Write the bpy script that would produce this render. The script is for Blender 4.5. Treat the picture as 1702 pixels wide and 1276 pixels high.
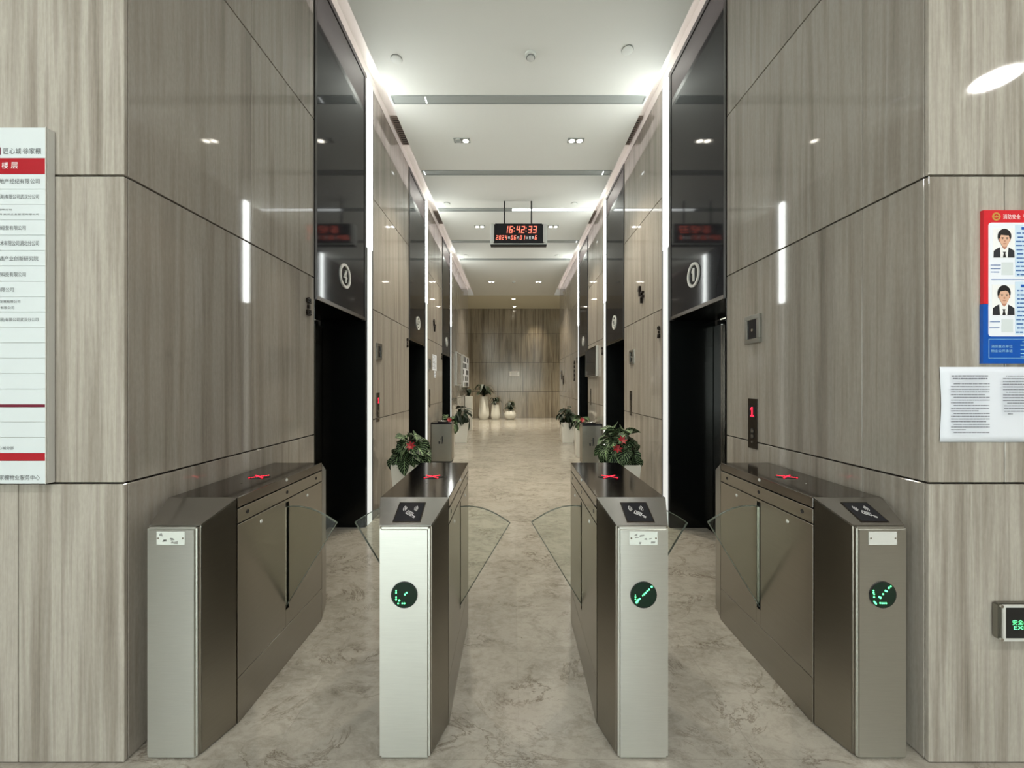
import bpy, bmesh, math, random
from mathutils import Matrix, Vector
for o in list(bpy.data.objects):
    bpy.data.objects.remove(o)
SC = bpy.context.scene
COL = SC.collection
R = math.radians
# ------------------------------------------------------------------ camera, world, exposure
F, CX, CY, EYE = 640.0, 851.0, 638.0, 1.5          # focal length and centre in pixels of a 1702 x 1276 frame, eye height in m
cd = bpy.data.cameras.new('camera')
cam = bpy.data.objects.new('camera', cd)
COL.objects.link(cam)
cam.location = (0, 0, EYE)
cam.rotation_euler = (R(90), 0, 0)
cd.sensor_fit = 'HORIZONTAL'
cd.sensor_width = 36
cd.lens = F / 1702 * 36
cd.clip_start = .05
cd.clip_end = 200
SC.camera = cam
w = bpy.data.worlds.new('overcast_sky')
SC.world = w
w.use_nodes = True
bg = w.node_tree.nodes['Background']
bg.inputs[0].default_value = (.93, 1.0, .98, 1)
bg.inputs[1].default_value = 4.1
SC.view_settings.view_transform = 'Standard'
SC.view_settings.look = 'None'
SC.view_settings.exposure = 0.5
SC.view_settings.gamma = 1
SC.view_settings.use_curve_mapping = False


def lamp(name, kind, loc, power, color=(1, 1, 1), size=.3, rot=(0, 0, 0), spot=None, blend=.6):
    d = bpy.data.lights.new(name, kind)
    d.energy = power
    d.color = color
    if kind == 'AREA':
        d.shape = 'DISK'
        d.size = size
    elif kind == 'SPOT':
        d.spot_size = R(spot or 90)
        d.spot_blend = blend
        d.shadow_soft_size = size
    o = bpy.data.objects.new(name, d)
    o.location = loc
    o.rotation_euler = rot
    COL.objects.link(o)
    return o


WARM = (1, .9, .72)
NEUT = (1, .97, .92)
LOBBY_LIGHTS = [(-2.6, -.9), (-.2, -.9), (2.4, -.9), (4.92, -.87), (-2.6, -3.2), (2.4, -3.2)]
P_LOBBY, P_TWIN, P_END = 27, 52, 100
for x, y in LOBBY_LIGHTS:
    lamp('lobby_lamp', 'AREA', (x, y, 4.60), P_LOBBY, NEUT, .34)
TWINS = [(-.645, 4.96), (.82, 4.96), (-.645, 7.67), (.82, 7.67), (-.63, 11.8), (.81, 11.8)]
for x, y in TWINS:
    lamp('downlight_lamp', 'SPOT', (x, y, 4.60), P_TWIN * 4, WARM, .05, spot=105, blend=1)
lamp('end_wall_lamp', 'SPOT', (1.05, 16.45, 4.75), P_END * .7, (1, .84, .56), .05, rot=(R(14), 0, 0), spot=64, blend=1)
for x, y in [(.1, 15.0), (-2.2, 15.0), (2.4, 15.0)]:
    lamp('end_lobby_lamp', 'SPOT', (x, y, 4.78), P_END * 5, WARM, .06, spot=84, blend=1)


# ------------------------------------------------------------------ materials
def srgb(r, g, b):
    f = lambda c: c / 12.92 if c <= .04045 else ((c + .055) / 1.055) ** 2.4
    return (f(r / 255), f(g / 255), f(b / 255), 1)


def mat(name, col, rough=.5, metal=0, emit=None, strength=0, spec=.5, coat=0, aniso=0):
    m = bpy.data.materials.new(name)
    m.use_nodes = True
    b = m.node_tree.nodes['Principled BSDF']
    b.inputs['Base Color'].default_value = col if len(col) == 4 else (*col, 1)
    b.inputs['Roughness'].default_value = rough
    b.inputs['Metallic'].default_value = metal
    b.inputs['Specular IOR Level'].default_value = spec
    if coat:
        b.inputs['Coat Weight'].default_value = coat
        b.inputs['Coat Roughness'].default_value = .03
    if emit:
        b.inputs['Emission Color'].default_value = emit if len(emit) == 4 else (*emit, 1)
        b.inputs['Emission Strength'].default_value = strength
    return m


class NT:
    """tiny node-tree helper"""
    def __init__(s, m):
        s.t = m.node_tree
        s.b = s.t.nodes['Principled BSDF']

    def n(s, kind, **kw):
        x = s.t.nodes.new(kind)
        for k, v in kw.items():
            setattr(x, k, v)
        return x

    def l(s, a, b):
        s.t.links.new(a, b)

    def noise(s, vec, scale, detail=4, rough=.55, dist=0):
        x = s.n('ShaderNodeTexNoise')
        x.inputs['Scale'].default_value = scale
        x.inputs['Detail'].default_value = detail
        x.inputs['Roughness'].default_value = rough
        x.inputs['Distortion'].default_value = dist
        s.l(vec, x.inputs['Vector'])
        return x.outputs['Fac']

    def ramp(s, fac, stops):
        x = s.n('ShaderNodeValToRGB')
        e = x.color_ramp.elements
        e[0].position, e[0].color = stops[0]
        e[1].position, e[1].color = stops[-1]
        for p, c in stops[1:-1]:
            q = e.new(p)
            q.color = c
        s.l(fac, x.inputs[0])
        return x.outputs[0]

    def math(s, op, a, b):
        x = s.n('ShaderNodeMath', operation=op)
        for i, v in enumerate((a, b)):
            if isinstance(v, (int, float)):
                x.inputs[i].default_value = v
            else:
                s.l(v, x.inputs[i])
        return x.outputs[0]

    def mix(s, fac, a, b, blend='MIX'):
        x = s.n('ShaderNodeMix', data_type='RGBA', blend_type=blend)
        for i, v in ((0, fac), (6, a), (7, b)):
            if isinstance(v, (int, float, tuple)):
                x.inputs[i].default_value = v
            else:
                s.l(v, x.inputs[i])
        return x.outputs[2]

    def coords(s, scale=(1, 1, 1), rand=30.0, source='Object'):
        tc = s.n('ShaderNodeTexCoord')
        mp = s.n('ShaderNodeMapping')
        mp.inputs['Scale'].default_value = scale
        s.l(tc.outputs[source], mp.inputs['Vector'])
        if rand:
            oi = s.n('ShaderNodeObjectInfo')
            cx = s.n('ShaderNodeCombineXYZ')
            for i, k in enumerate((1.0, .37, .71)):
                s.l(s.math('MULTIPLY', oi.outputs['Random'], rand * k), cx.inputs[i])
            s.l(cx.outputs[0], mp.inputs['Location'])
        return mp.outputs[0]

    def bump(s, h, strength, dist=.001):
        x = s.n('ShaderNodeBump')
        x.inputs['Strength'].default_value = strength
        x.inputs['Distance'].default_value = dist
        s.l(h, x.inputs['Height'])
        s.l(x.outputs[0], s.b.inputs['Normal'])


def stone(name, dark, mid, light, rough=.07, streak=1.0, matched=False):
    m = mat(name, mid, rough, spec=.5)
    t = NT(m)
    c1 = t.coords((1, .028, 1))
    if matched:                                # veins run on from slab to slab
        ge = t.n('ShaderNodeNewGeometry')
        mp = t.n('ShaderNodeMapping')
        mp.inputs['Scale'].default_value = (1, 1, .04)
        t.l(ge.outputs['Position'], mp.inputs['Vector'])
        c1 = mp.outputs[0]
    a = t.noise(c1, 7.5 * streak, 5, .62, .3)
    b = t.noise(c1, 32 * streak, 4, .65)
    c2 = t.coords((1, .25, 1))
    d = t.noise(c2, 2.2, 3)
    f = t.math('ADD', t.math('MULTIPLY', a, .58), t.math('ADD', t.math('MULTIPLY', b, .25), t.math('MULTIPLY', d, .17)))
    col = t.ramp(f, [(.36, dark), (.45, mid), (.52, light), (.58, mid), (.66, dark)])
    fine = t.noise(t.coords((1, .3, 1)), 120, 3)
    col = t.mix(.10, col, t.ramp(fine, [(.3, (.25, .25, .25, 1)), (.7, (.8, .8, .8, 1))]), 'OVERLAY')
    t.l(col, t.b.inputs['Base Color'])
    return m


M = {}
M['stone'] = stone('grey_wood_grain_marble', srgb(127, 120, 111), srgb(147, 140, 131), srgb(161, 155, 146), rough=.045)
M['stone_end'] = stone('dark_wood_grain_marble', srgb(88, 79, 68), srgb(124, 114, 99), srgb(156, 146, 129), rough=.16, streak=.5, matched=True)
M['stone_lobby'] = stone('light_wood_grain_marble', srgb(128, 120, 110), srgb(155, 148, 138), srgb(178, 172, 162), rough=.035, streak=1.25)


def marble(name):
    m = mat(name, srgb(170, 160, 142), .12, spec=.5)
    t = NT(m)
    c = t.coords((1, 1, 1), 0, 'Generated')
    tc = t.n('ShaderNodeNewGeometry')
    mp = t.n('ShaderNodeMapping')
    mp.inputs['Scale'].default_value = (.8, 1.25, 1)
    t.l(tc.outputs['Position'], mp.inputs['Vector'])
    v = mp.outputs[0]
    a = t.noise(v, 3.6, 10, .72, .8)
    b = t.noise(v, 19, 8, .8, .6)
    f = t.math('ADD', t.math('MULTIPLY', a, .5), t.math('MULTIPLY', b, .5))
    col = t.ramp(f, [(.34, srgb(126, 120, 110)), (.46, srgb(155, 150, 140)), (.55, srgb(170, 165, 155)), (.70, srgb(150, 145, 134))])
    r = t.noise(v, 1.9, 9, .72, 1.6)
    ridge = t.math('ABSOLUTE', t.math('SUBTRACT', r, .5), 0)
    vein = t.ramp(ridge, [(.0, (1, 1, 1, 1)), (.008, (.45, .45, .45, 1)), (.022, (0, 0, 0, 1))])
    k = t.ramp(t.noise(v, 3.3, 2), [(.44, (0, 0, 0, 1)), (.62, (.85, .85, .85, 1))])
    fac = t.math('MULTIPLY', vein, k)
    col = t.mix(fac, col, srgb(92, 80, 66))
    oi = t.n('ShaderNodeObjectInfo')
    tone = t.ramp(oi.outputs['Random'], [(0, (.42, .42, .42, 1)), (1, (.58, .58, .58, 1))])
    col = t.mix(.35, col, tone, 'OVERLAY')
    t.l(col, t.b.inputs['Base Color'])
    rr = t.n('ShaderNodeMapRange')
    t.l(b, rr.inputs[0])
    rr.inputs[3].default_value = .09
    rr.inputs[4].default_value = .2
    t.l(rr.outputs[0], t.b.inputs['Roughness'])
    return m


M['floor'] = marble('polished_beige_marble')


ROT = 0.25


def brushed(name, col, rough, scale, aniso=.8):
    m = mat(name, col, rough, 1)
    t = NT(m)
    if aniso:
        ge = t.n('ShaderNodeNewGeometry')
        cr = t.n('ShaderNodeVectorMath', operation='CROSS_PRODUCT')
        t.l(ge.outputs['True Normal'], cr.inputs[0])
        cr.inputs[1].default_value = (0, 0, 1)
        t.l(cr.outputs[0], t.b.inputs['Tangent'])
        t.b.inputs['Anisotropic'].default_value = aniso
        t.b.inputs['Anisotropic Rotation'].default_value = ROT
    v = t.coords(scale, 5)
    n = t.noise(v, 60, 3, .6)
    t.l(t.ramp(n, [(.3, tuple(x * .94 for x in col[:3]) + (1,)), (.7, col)]), t.b.inputs['Base Color'])
    rr = t.n('ShaderNodeMapRange')
    t.l(n, rr.inputs[0])
    rr.inputs[3].default_value = rough - .03
    rr.inputs[4].default_value = rough + .03
    t.l(rr.outputs[0], t.b.inputs['Roughness'])
    return m


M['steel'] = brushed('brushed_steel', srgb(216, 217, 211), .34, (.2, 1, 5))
M['steel_shaded'] = brushed('brushed_steel_shaded', srgb(168, 163, 153), .30, (.2, .1, 5))  # same steel as the turnstile fronts, shade painted in by a darker base
M['tape'] = mat('shiny_tape', srgb(214, 220, 214), .15, spec=.8)
M['steel_bin'] = brushed('brushed_steel_bin', srgb(150, 148, 140), .36, (.2, 5, 5), 0)
M['slope_steel'] = brushed('brushed_steel_slope', srgb(186, 184, 180), .24, (.2, 5, 5))
M['lid_steel'] = mat('polished_dark_steel', srgb(120, 116, 112), .1, 1)
M['mirror_steel'] = mat('polished_steel', srgb(200, 198, 192), .12, 1)
M['dark_steel'] = mat('dark_steel', srgb(84, 78, 72), .22, 1)
M['black_glass'] = mat('black_glass', (.02, .02, .023), .06, spec=.5)
NT(M['black_glass']).b.inputs['IOR'].default_value = 1.27
M['black_stone'] = mat('black_polished_lining', (.005, .006, .006), .22, spec=.25)
M['black'] = mat('matt_black', (.01, .01, .01), .5)
M['black_frame'] = mat('black_frame', (.01, .01, .01), .3)
M['white'] = mat('white_paint', srgb(222, 224, 218), .6)
M['ceiling'] = mat('ceiling_paint', srgb(222, 222, 216), .7)
M['cove'] = mat('cove_paint', srgb(226, 222, 216), .7)
M['cream'] = mat('cream_paint', srgb(216, 210, 190), .6)
M['core'] = mat('dark_interior', (.006, .006, .006), .8)
M['backing'] = mat('dark_joint', srgb(46, 40, 34), .9)
M['led'] = mat('strip_light_diffuser', (1, 1, 1), .4, emit=(.95, 1, .97), strength=17)
M['led_low'] = mat('strip_light_lower_diffuser', srgb(186, 188, 188), .3, emit=(.97, 1, .97), strength=.42)
M['cove_led'] = mat('cove_led', (1, 1, 1), .4, emit=(1, .91, .92), strength=3)
M['lamp'] = mat('lamp_glow', (1, 1, 1), .4, emit=(1, .94, .8), strength=18)
M['lobby_lamp'] = mat('lobby_lamp_glow', (1, 1, 1), .4, emit=(1, .95, .86), strength=14)
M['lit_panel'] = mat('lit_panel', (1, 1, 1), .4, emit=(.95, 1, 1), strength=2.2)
M['grey'] = mat('grey_metal', srgb(140, 142, 138), .5)
M['grey_panel'] = mat('grey_panel', srgb(152, 156, 152), .5)
M['red_led'] = mat('red_led', (.3, 0, 0), .4, emit=(1, .012, .04), strength=2.2)
M['clock_led'] = mat('clock_led', (.3, .02, 0), .4, emit=(1, .2, .13), strength=1.25)
M['white_led'] = mat('white_print', srgb(225, 225, 225), .5, emit=(1, 1, 1), strength=.35)
M['green_led'] = mat('green_led', (0, .3, .1), .4, emit=(.12, 1, .30), strength=2.2)
M['green_dim'] = mat('green_display_glass', (.004, .02, .012), .12)
M['silver'] = mat('silver_plastic', srgb(205, 205, 200), .35)
M['pot'] = mat('white_pot_glaze', srgb(226, 224, 214), .3)
M['soil'] = mat('dark_soil', srgb(40, 32, 24), .9)
M['red'] = mat('sign_red', srgb(170, 16, 34), .4)
M['dark_red'] = mat('sign_dark_red', srgb(110, 14, 44), .4)
M['sign_white'] = mat('sign_white', srgb(214, 222, 224), .35)
M['grey_ink2'] = mat('faded_ink', srgb(124, 126, 136), .6)
M['ink'] = mat('grey_ink', srgb(70, 74, 76), .6)
M['ink_dark'] = mat('dark_ink', srgb(40, 42, 48), .6)
M['print_white'] = mat('white_print_ink', srgb(240, 240, 240), .5)
M['poster_red'] = mat('poster_red', srgb(214, 38, 50), .3)
M['poster_blue'] = mat('poster_blue', srgb(14, 84, 176), .3)
M['poster_sky'] = mat('poster_pale_blue', srgb(206, 226, 244), .4)
M['poster_white'] = mat('poster_white', srgb(236, 240, 248), .4)
M['line_blue'] = mat('poster_line_blue', srgb(60, 104, 168), .4)
M['text_pale'] = mat('poster_pale_text', srgb(150, 200, 226), .4)
M['skin'] = mat('printed_skin', srgb(222, 178, 152), .5)
M['skin_dark'] = mat('printed_skin_shade', srgb(190, 134, 112), .5)
M['hair'] = mat('printed_hair', srgb(26, 24, 26), .5)
M['suit'] = mat('printed_suit', srgb(40, 42, 48), .5)
M['paper'] = mat('white_paper', srgb(224, 228, 236), .7)
M['gold'] = mat('printed_gold', srgb(200, 150, 70), .4)
M['glyph'] = mat('bronze_letters', srgb(34, 26, 20), .35, .6)
M['stem'] = mat('plant_stem', srgb(52, 66, 34), .6)
M['leaf_dark'] = mat('far_leaf', srgb(30, 44, 24), .45)
M['leaf_plain'] = mat('dark_green_leaf', srgb(22, 40, 20), .5)
M['bract'] = mat('red_bract', srgb(150, 20, 32), .5)
M['glass_edge'] = mat('acrylic_edge', srgb(96, 104, 94), .2, spec=.6)
NT(M['glass_edge']).b.inputs['Alpha'].default_value = .75


def thin_glass(name, tint, refl=1.45):
    m = bpy.data.materials.new(name)
    m.use_nodes = True
    t = m.node_tree
    t.nodes.clear()
    out = t.nodes.new('ShaderNodeOutputMaterial')
    mix = t.nodes.new('ShaderNodeMixShader')
    tr = t.nodes.new('ShaderNodeBsdfTransparent')
    tr.inputs[0].default_value = tint
    gl = t.nodes.new('ShaderNodeBsdfGlossy')
    gl.inputs['Roughness'].default_value = .03
    fr = t.nodes.new('ShaderNodeFresnel')
    fr.inputs[0].default_value = refl
    t.links.new(fr.outputs[0], mix.inputs[0])
    t.links.new(tr.outputs[0], mix.inputs[1])
    t.links.new(gl.outputs[0], mix.inputs[2])
    t.links.new(mix.outputs[0], out.inputs[0])
    return m


M['acrylic'] = thin_glass('clear_acrylic', (.93, .95, .92, 1), 1.35)
M['window_glass'] = thin_glass('window_glass', (.95, .97, .96, 1))


def leaf_mat():
    m = mat('veined_leaf', srgb(26, 56, 26), .5, spec=.25)
    t = NT(m)
    tc = t.n('ShaderNodeTexCoord')
    sp = t.n('ShaderNodeSeparateXYZ')
    t.l(tc.outputs['UV'], sp.inputs[0])
    v = t.math('ABSOLUTE', t.math('SUBTRACT', sp.outputs[1], .5), 0)
    mid = t.math('LESS_THAN', v, .04)
    s = t.math('FRACT', t.math('MULTIPLY', t.math('SUBTRACT', sp.outputs[0], t.math('MULTIPLY', v, .7)), 6.0), 0)
    side = t.math('LESS_THAN', s, .2)
    vein = t.math('MAXIMUM', mid, side)
    n = t.noise(t.coords((1, 1, 1), 20), 9, 3)
    base = t.ramp(n, [(.3, srgb(5, 18, 8)), (.7, srgb(14, 38, 17))])
    t.l(t.mix(vein, base, srgb(140, 166, 120)), t.b.inputs['Base Color'])
    return m


M['leaf'] = leaf_mat()


# ------------------------------------------------------------------ mesh helpers
class MB:
    def __init__(s):
        s.v, s.f = [], []

    def add(s, verts, faces, T=None):
        k = len(s.v)
        s.v += [tuple(T @ Vector(p)) if T else tuple(p) for p in verts]
        s.f += [tuple(i + k for i in f) for f in faces]
        return s

    def box(s, x0, x1, y0, y1, z0, z1, T=None):
        v = [(x, y, z) for z in (z0, z1) for y in (y0, y1) for x in (x0, x1)]
        f = [(0, 2, 3, 1), (4, 5, 7, 6), (0, 1, 5, 4), (2, 6, 7, 3), (0, 4, 6, 2), (1, 3, 7, 5)]
        return s.add(v, f, T)

    def prism(s, poly, z0, z1, T=None):
        n = len(poly)
        v = [(x, y, z0) for x, y in poly] + [(x, y, z1) for x, y in poly]
        f = [tuple(range(n - 1, -1, -1)), tuple(range(n, 2 * n))]
        f += [(i, (i + 1) % n, n + (i + 1) % n, n + i) for i in range(n)]
        return s.add(v, f, T)

    def disc(s, x, y, r, z0, z1, n=24, T=None, rx=None):
        return s.prism([(x + (rx or r) * math.cos(2 * math.pi * i / n), y + r * math.sin(2 * math.pi * i / n)) for i in range(n)], z0, z1, T)

    def ring(s, x, y, r0, r1, z0, z1, n=32, T=None):
        v, f = [], []
        for i in range(n):
            c, d = math.cos(2 * math.pi * i / n), math.sin(2 * math.pi * i / n)
            v += [(x + r0 * c, y + r0 * d, z0), (x + r1 * c, y + r1 * d, z0), (x + r1 * c, y + r1 * d, z1), (x + r0 * c, y + r0 * d, z1)]
        for i in range(n):
            a, b = 4 * i, 4 * ((i + 1) % n)
            for k in range(4):
                f.append((a + k, b + k, b + (k + 1) % 4, a + (k + 1) % 4))
        return s.add(v, f, T)

    def lathe(s, prof, n=28, T=None):
        v, f = [], []
        for r, z in prof:
            v += [(r * math.cos(2 * math.pi * i / n), r * math.sin(2 * math.pi * i / n), z) for i in range(n)]
        for j in range(len(prof) - 1):
            for i in range(n):
                f.append((j * n + i, j * n + (i + 1) % n, (j + 1) * n + (i + 1) % n, (j + 1) * n + i))
        f.append(tuple(range(n - 1, -1, -1)))
        f.append(tuple(range((len(prof) - 1) * n, len(prof) * n)))
        return s.add(v, f, T)

    def tube(s, pts, r, n=6):
        pts = [Vector(p) for p in pts]
        v, f = [], []
        for i, p in enumerate(pts):
            d = (pts[min(i + 1, len(pts) - 1)] - pts[max(i - 1, 0)]).normalized()
            u = d.orthogonal().normalized()
            q = d.cross(u)
            v += [p + (u * math.cos(2 * math.pi * k / n) + q * math.sin(2 * math.pi * k / n)) * r for k in range(n)]
        for i in range(len(pts) - 1):
            for k in range(n):
                f.append((i * n + k, i * n + (k + 1) % n, (i + 1) * n + (k + 1) % n, (i + 1) * n + k))
        f += [tuple(range(n - 1, -1, -1)), tuple(range((len(pts) - 1) * n, len(pts) * n))]
        return s.add(v, f)

    def mesh(s, name, m, bevel=0, smooth=False, seg=1):
        me = bpy.data.meshes.new(name)
        bm = bmesh.new()
        vs = [bm.verts.new(p) for p in s.v]
        for f in s.f:
            try:
                bm.faces.new([vs[i] for i in f])
            except ValueError:
                pass
        bmesh.ops.recalc_face_normals(bm, faces=bm.faces)
        if bevel:
            es = [e for e in bm.edges if len(e.link_faces) == 2 and e.calc_face_angle(0) > .35]
            bmesh.ops.bevel(bm, geom=es, offset=bevel, segments=seg, affect='EDGES', clamp_overlap=True)
        bm.to_mesh(me)
        bm.free()
        if smooth:
            me.polygons.foreach_set('use_smooth', [True] * len(me.polygons))
            me.set_sharp_from_angle(angle=R(40))
        me.materials.append(m)
        return me

    def build(s, name, m, parent=None, T=None, bevel=0, smooth=False, seg=1):
        return link(name, s.mesh(name, m, bevel, smooth, seg), parent, T)


def link(name, me, parent=None, T=None):
    o = bpy.data.objects.new(name, me)
    COL.objects.link(o)
    if parent:
        o.parent = parent
    if T is not None:
        o.matrix_basis = T
    return o


def box(name, m, x0, x1, y0, y1, z0, z1, parent=None, T=None, bevel=0, seg=1):
    return MB().box(x0, x1, y0, y1, z0, z1).build(name, m, parent, T, bevel, seg=seg)


def tag(o, label, cat, group=None):
    o['label'] = label
    o['category'] = cat
    if group:
        o['group'] = group
    return o


def thing(name, label, cat, T=None, group=None):
    o = bpy.data.objects.new(name, None)
    o.empty_display_size = .05
    COL.objects.link(o)
    if T is not None:
        o.matrix_basis = T
    return tag(o, label, cat, group)


def structure(o):
    o['kind'] = 'structure'
    return o


def group_empty(name):
    o = bpy.data.objects.new(name, None)
    COL.objects.link(o)
    return structure(o)


LX, RX = -1.534, 1.648                     # faces of the two corridor walls


def frame(xdir, up, pos):
    x, y = Vector(xdir), Vector(up)
    z = x.cross(y)
    m = Matrix((x, y, z)).transposed().to_4x4()
    m.translation = Vector(pos)
    return m


def on_left(y, z, out=0):
    return frame((0, 1, 0), (0, 0, 1), (LX + out, y, z))


def on_right(y, z, out=0):
    return frame((0, -1, 0), (0, 0, 1), (RX - out, y, z))


def on_front(x, z, y):
    return frame((1, 0, 0), (0, 0, 1), (x, y, z))


FONT_CACHE = {}


def text_mesh(s, depth=0.0):
    k = (s, depth)
    if k in FONT_CACHE:
        return FONT_CACHE[k]
    cu = bpy.data.curves.new('lettering', 'FONT')
    cu.body = s
    cu.size = 1
    cu.resolution_u = 2
    cu.extrude = depth
    ob = bpy.data.objects.new('lettering', cu)
    COL.objects.link(ob)
    dg = bpy.context.evaluated_depsgraph_get()
    dg.update()
    me = bpy.data.meshes.new_from_object(ob.evaluated_get(dg))
    bpy.data.objects.remove(ob)
    bpy.data.curves.remove(cu)
    vs = [tuple(v.co) for v in me.vertices]
    fs = [tuple(p.vertices) for p in me.polygons]
    bpy.data.meshes.remove(me)
    if not vs:
        vs, fs = [(0, 0, 0), (1, 0, 0), (1, 1, 0)], [(0, 1, 2)]
    x0, x1 = min(v[0] for v in vs), max(v[0] for v in vs)
    y0, y1 = min(v[1] for v in vs), max(v[1] for v in vs)
    vs = [((x - x0) / (x1 - x0), (y - y0) / (y1 - y0), z) for x, y, z in vs]
    FONT_CACHE[k] = (vs, fs)
    return vs, fs


def add_text(mb, s, x0, x1, y0, y1, z, thick=0.0):
    """lettering that fills the given rectangle"""
    vs, fs = text_mesh(s, .5 if thick else 0.0)
    mb.add([(x0 + (x1 - x0) * x, y0 + (y1 - y0) * y, z + q * thick) for x, y, q in vs], fs)
    return mb


SEG = {'0': 'abcdef', '1': 'bc', '2': 'abged', '3': 'abgcd', '4': 'fgbc', '5': 'afgcd', '6': 'afgedc', '7': 'abc', '8': 'abcdefg', '9': 'abcdfg'}


def seven(mb, ch, x, y, wd, h, t, z0, z1, slant=.14):
    q = {'a': (0, wd, h - t, h), 'd': (0, wd, 0, t), 'g': (0, wd, h / 2 - t / 2, h / 2 + t / 2), 'b': (wd - t, wd, h / 2, h),
         'c': (wd - t, wd, 0, h / 2), 'f': (0, t, h / 2, h), 'e': (0, t, 0, h / 2)}
    g = t * .12
    for sname in SEG[ch]:
        a, b, c, d = q[sname]
        a, b, c, d = a + g, b - g, c + g, d - g
        mb.prism([(x + px + py * slant, y + py) for px, py in ((a, c), (b, c), (b, d), (a, d))], z0, z1)


# ------------------------------------------------------------------ structure: floor
M['grout'] = mat('beige_grout', srgb(128, 120, 106), .8)
floor = structure(box('floor', M['grout'], -6.5, 6.5, -6.3, 17.3, -.12, -.006))
random.seed(4)
ys = [-6.3, -4.84, -3.28, -1.72, -.1, .72, 1.54, 2.2, 3.03, 4.03]
y = 4.03
while y < 17.2:
    y += .94
    ys.append(min(y, 17.3))
for j in range(len(ys) - 1):
    y0, y1 = ys[j], ys[j + 1]
    if y0 >= 17.28:
        continue
    wide = y1 < 1.55 or y1 > 13.5
    xs = [-1.93, -.97, .03, .99, 2.02] if not wide else [-6.5, -4.2, -2.9, -1.93, -.97, .03, .99, 2.02, 3.1, 4.4, 6.5]
    if not wide:
        xs = [-2.25] + xs[1:-1] + [2.35]
    for i in range(len(xs) - 1):
        x0, x1 = xs[i], xs[i + 1]
        box('floor_tile', M['floor'], (x0 - x1) / 2 + .0003, (x1 - x0) / 2 - .0003, (y0 - y1) / 2 + .0003, (y1 - y0) / 2 - .0003, -.012, 0,
            floor, Matrix.Translation(((x0 + x1) / 2, (y0 + y1) / 2, 0)))

# ------------------------------------------------------------------ structure: stone walls
TH = .015
ROWS = [0, 1.107, 2.325, 3.55, 4.74]


def panel(parent, T0, u0, u1, v0, v1, m, gu=.0008, gv=.004):
    """one stone slab; T0 is a wall frame at u = 0, v = 0"""
    T = T0 @ Matrix.Translation(((u0 + u1) / 2, (v0 + v1) / 2, 0))
    hu, hv = (u1 - u0) / 2 - gu, (v1 - v0) / 2 - gv
    return box('stone_panel', m, -hu, hu, -hv, hv, -TH, 0, parent, T, bevel=.0015)


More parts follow.
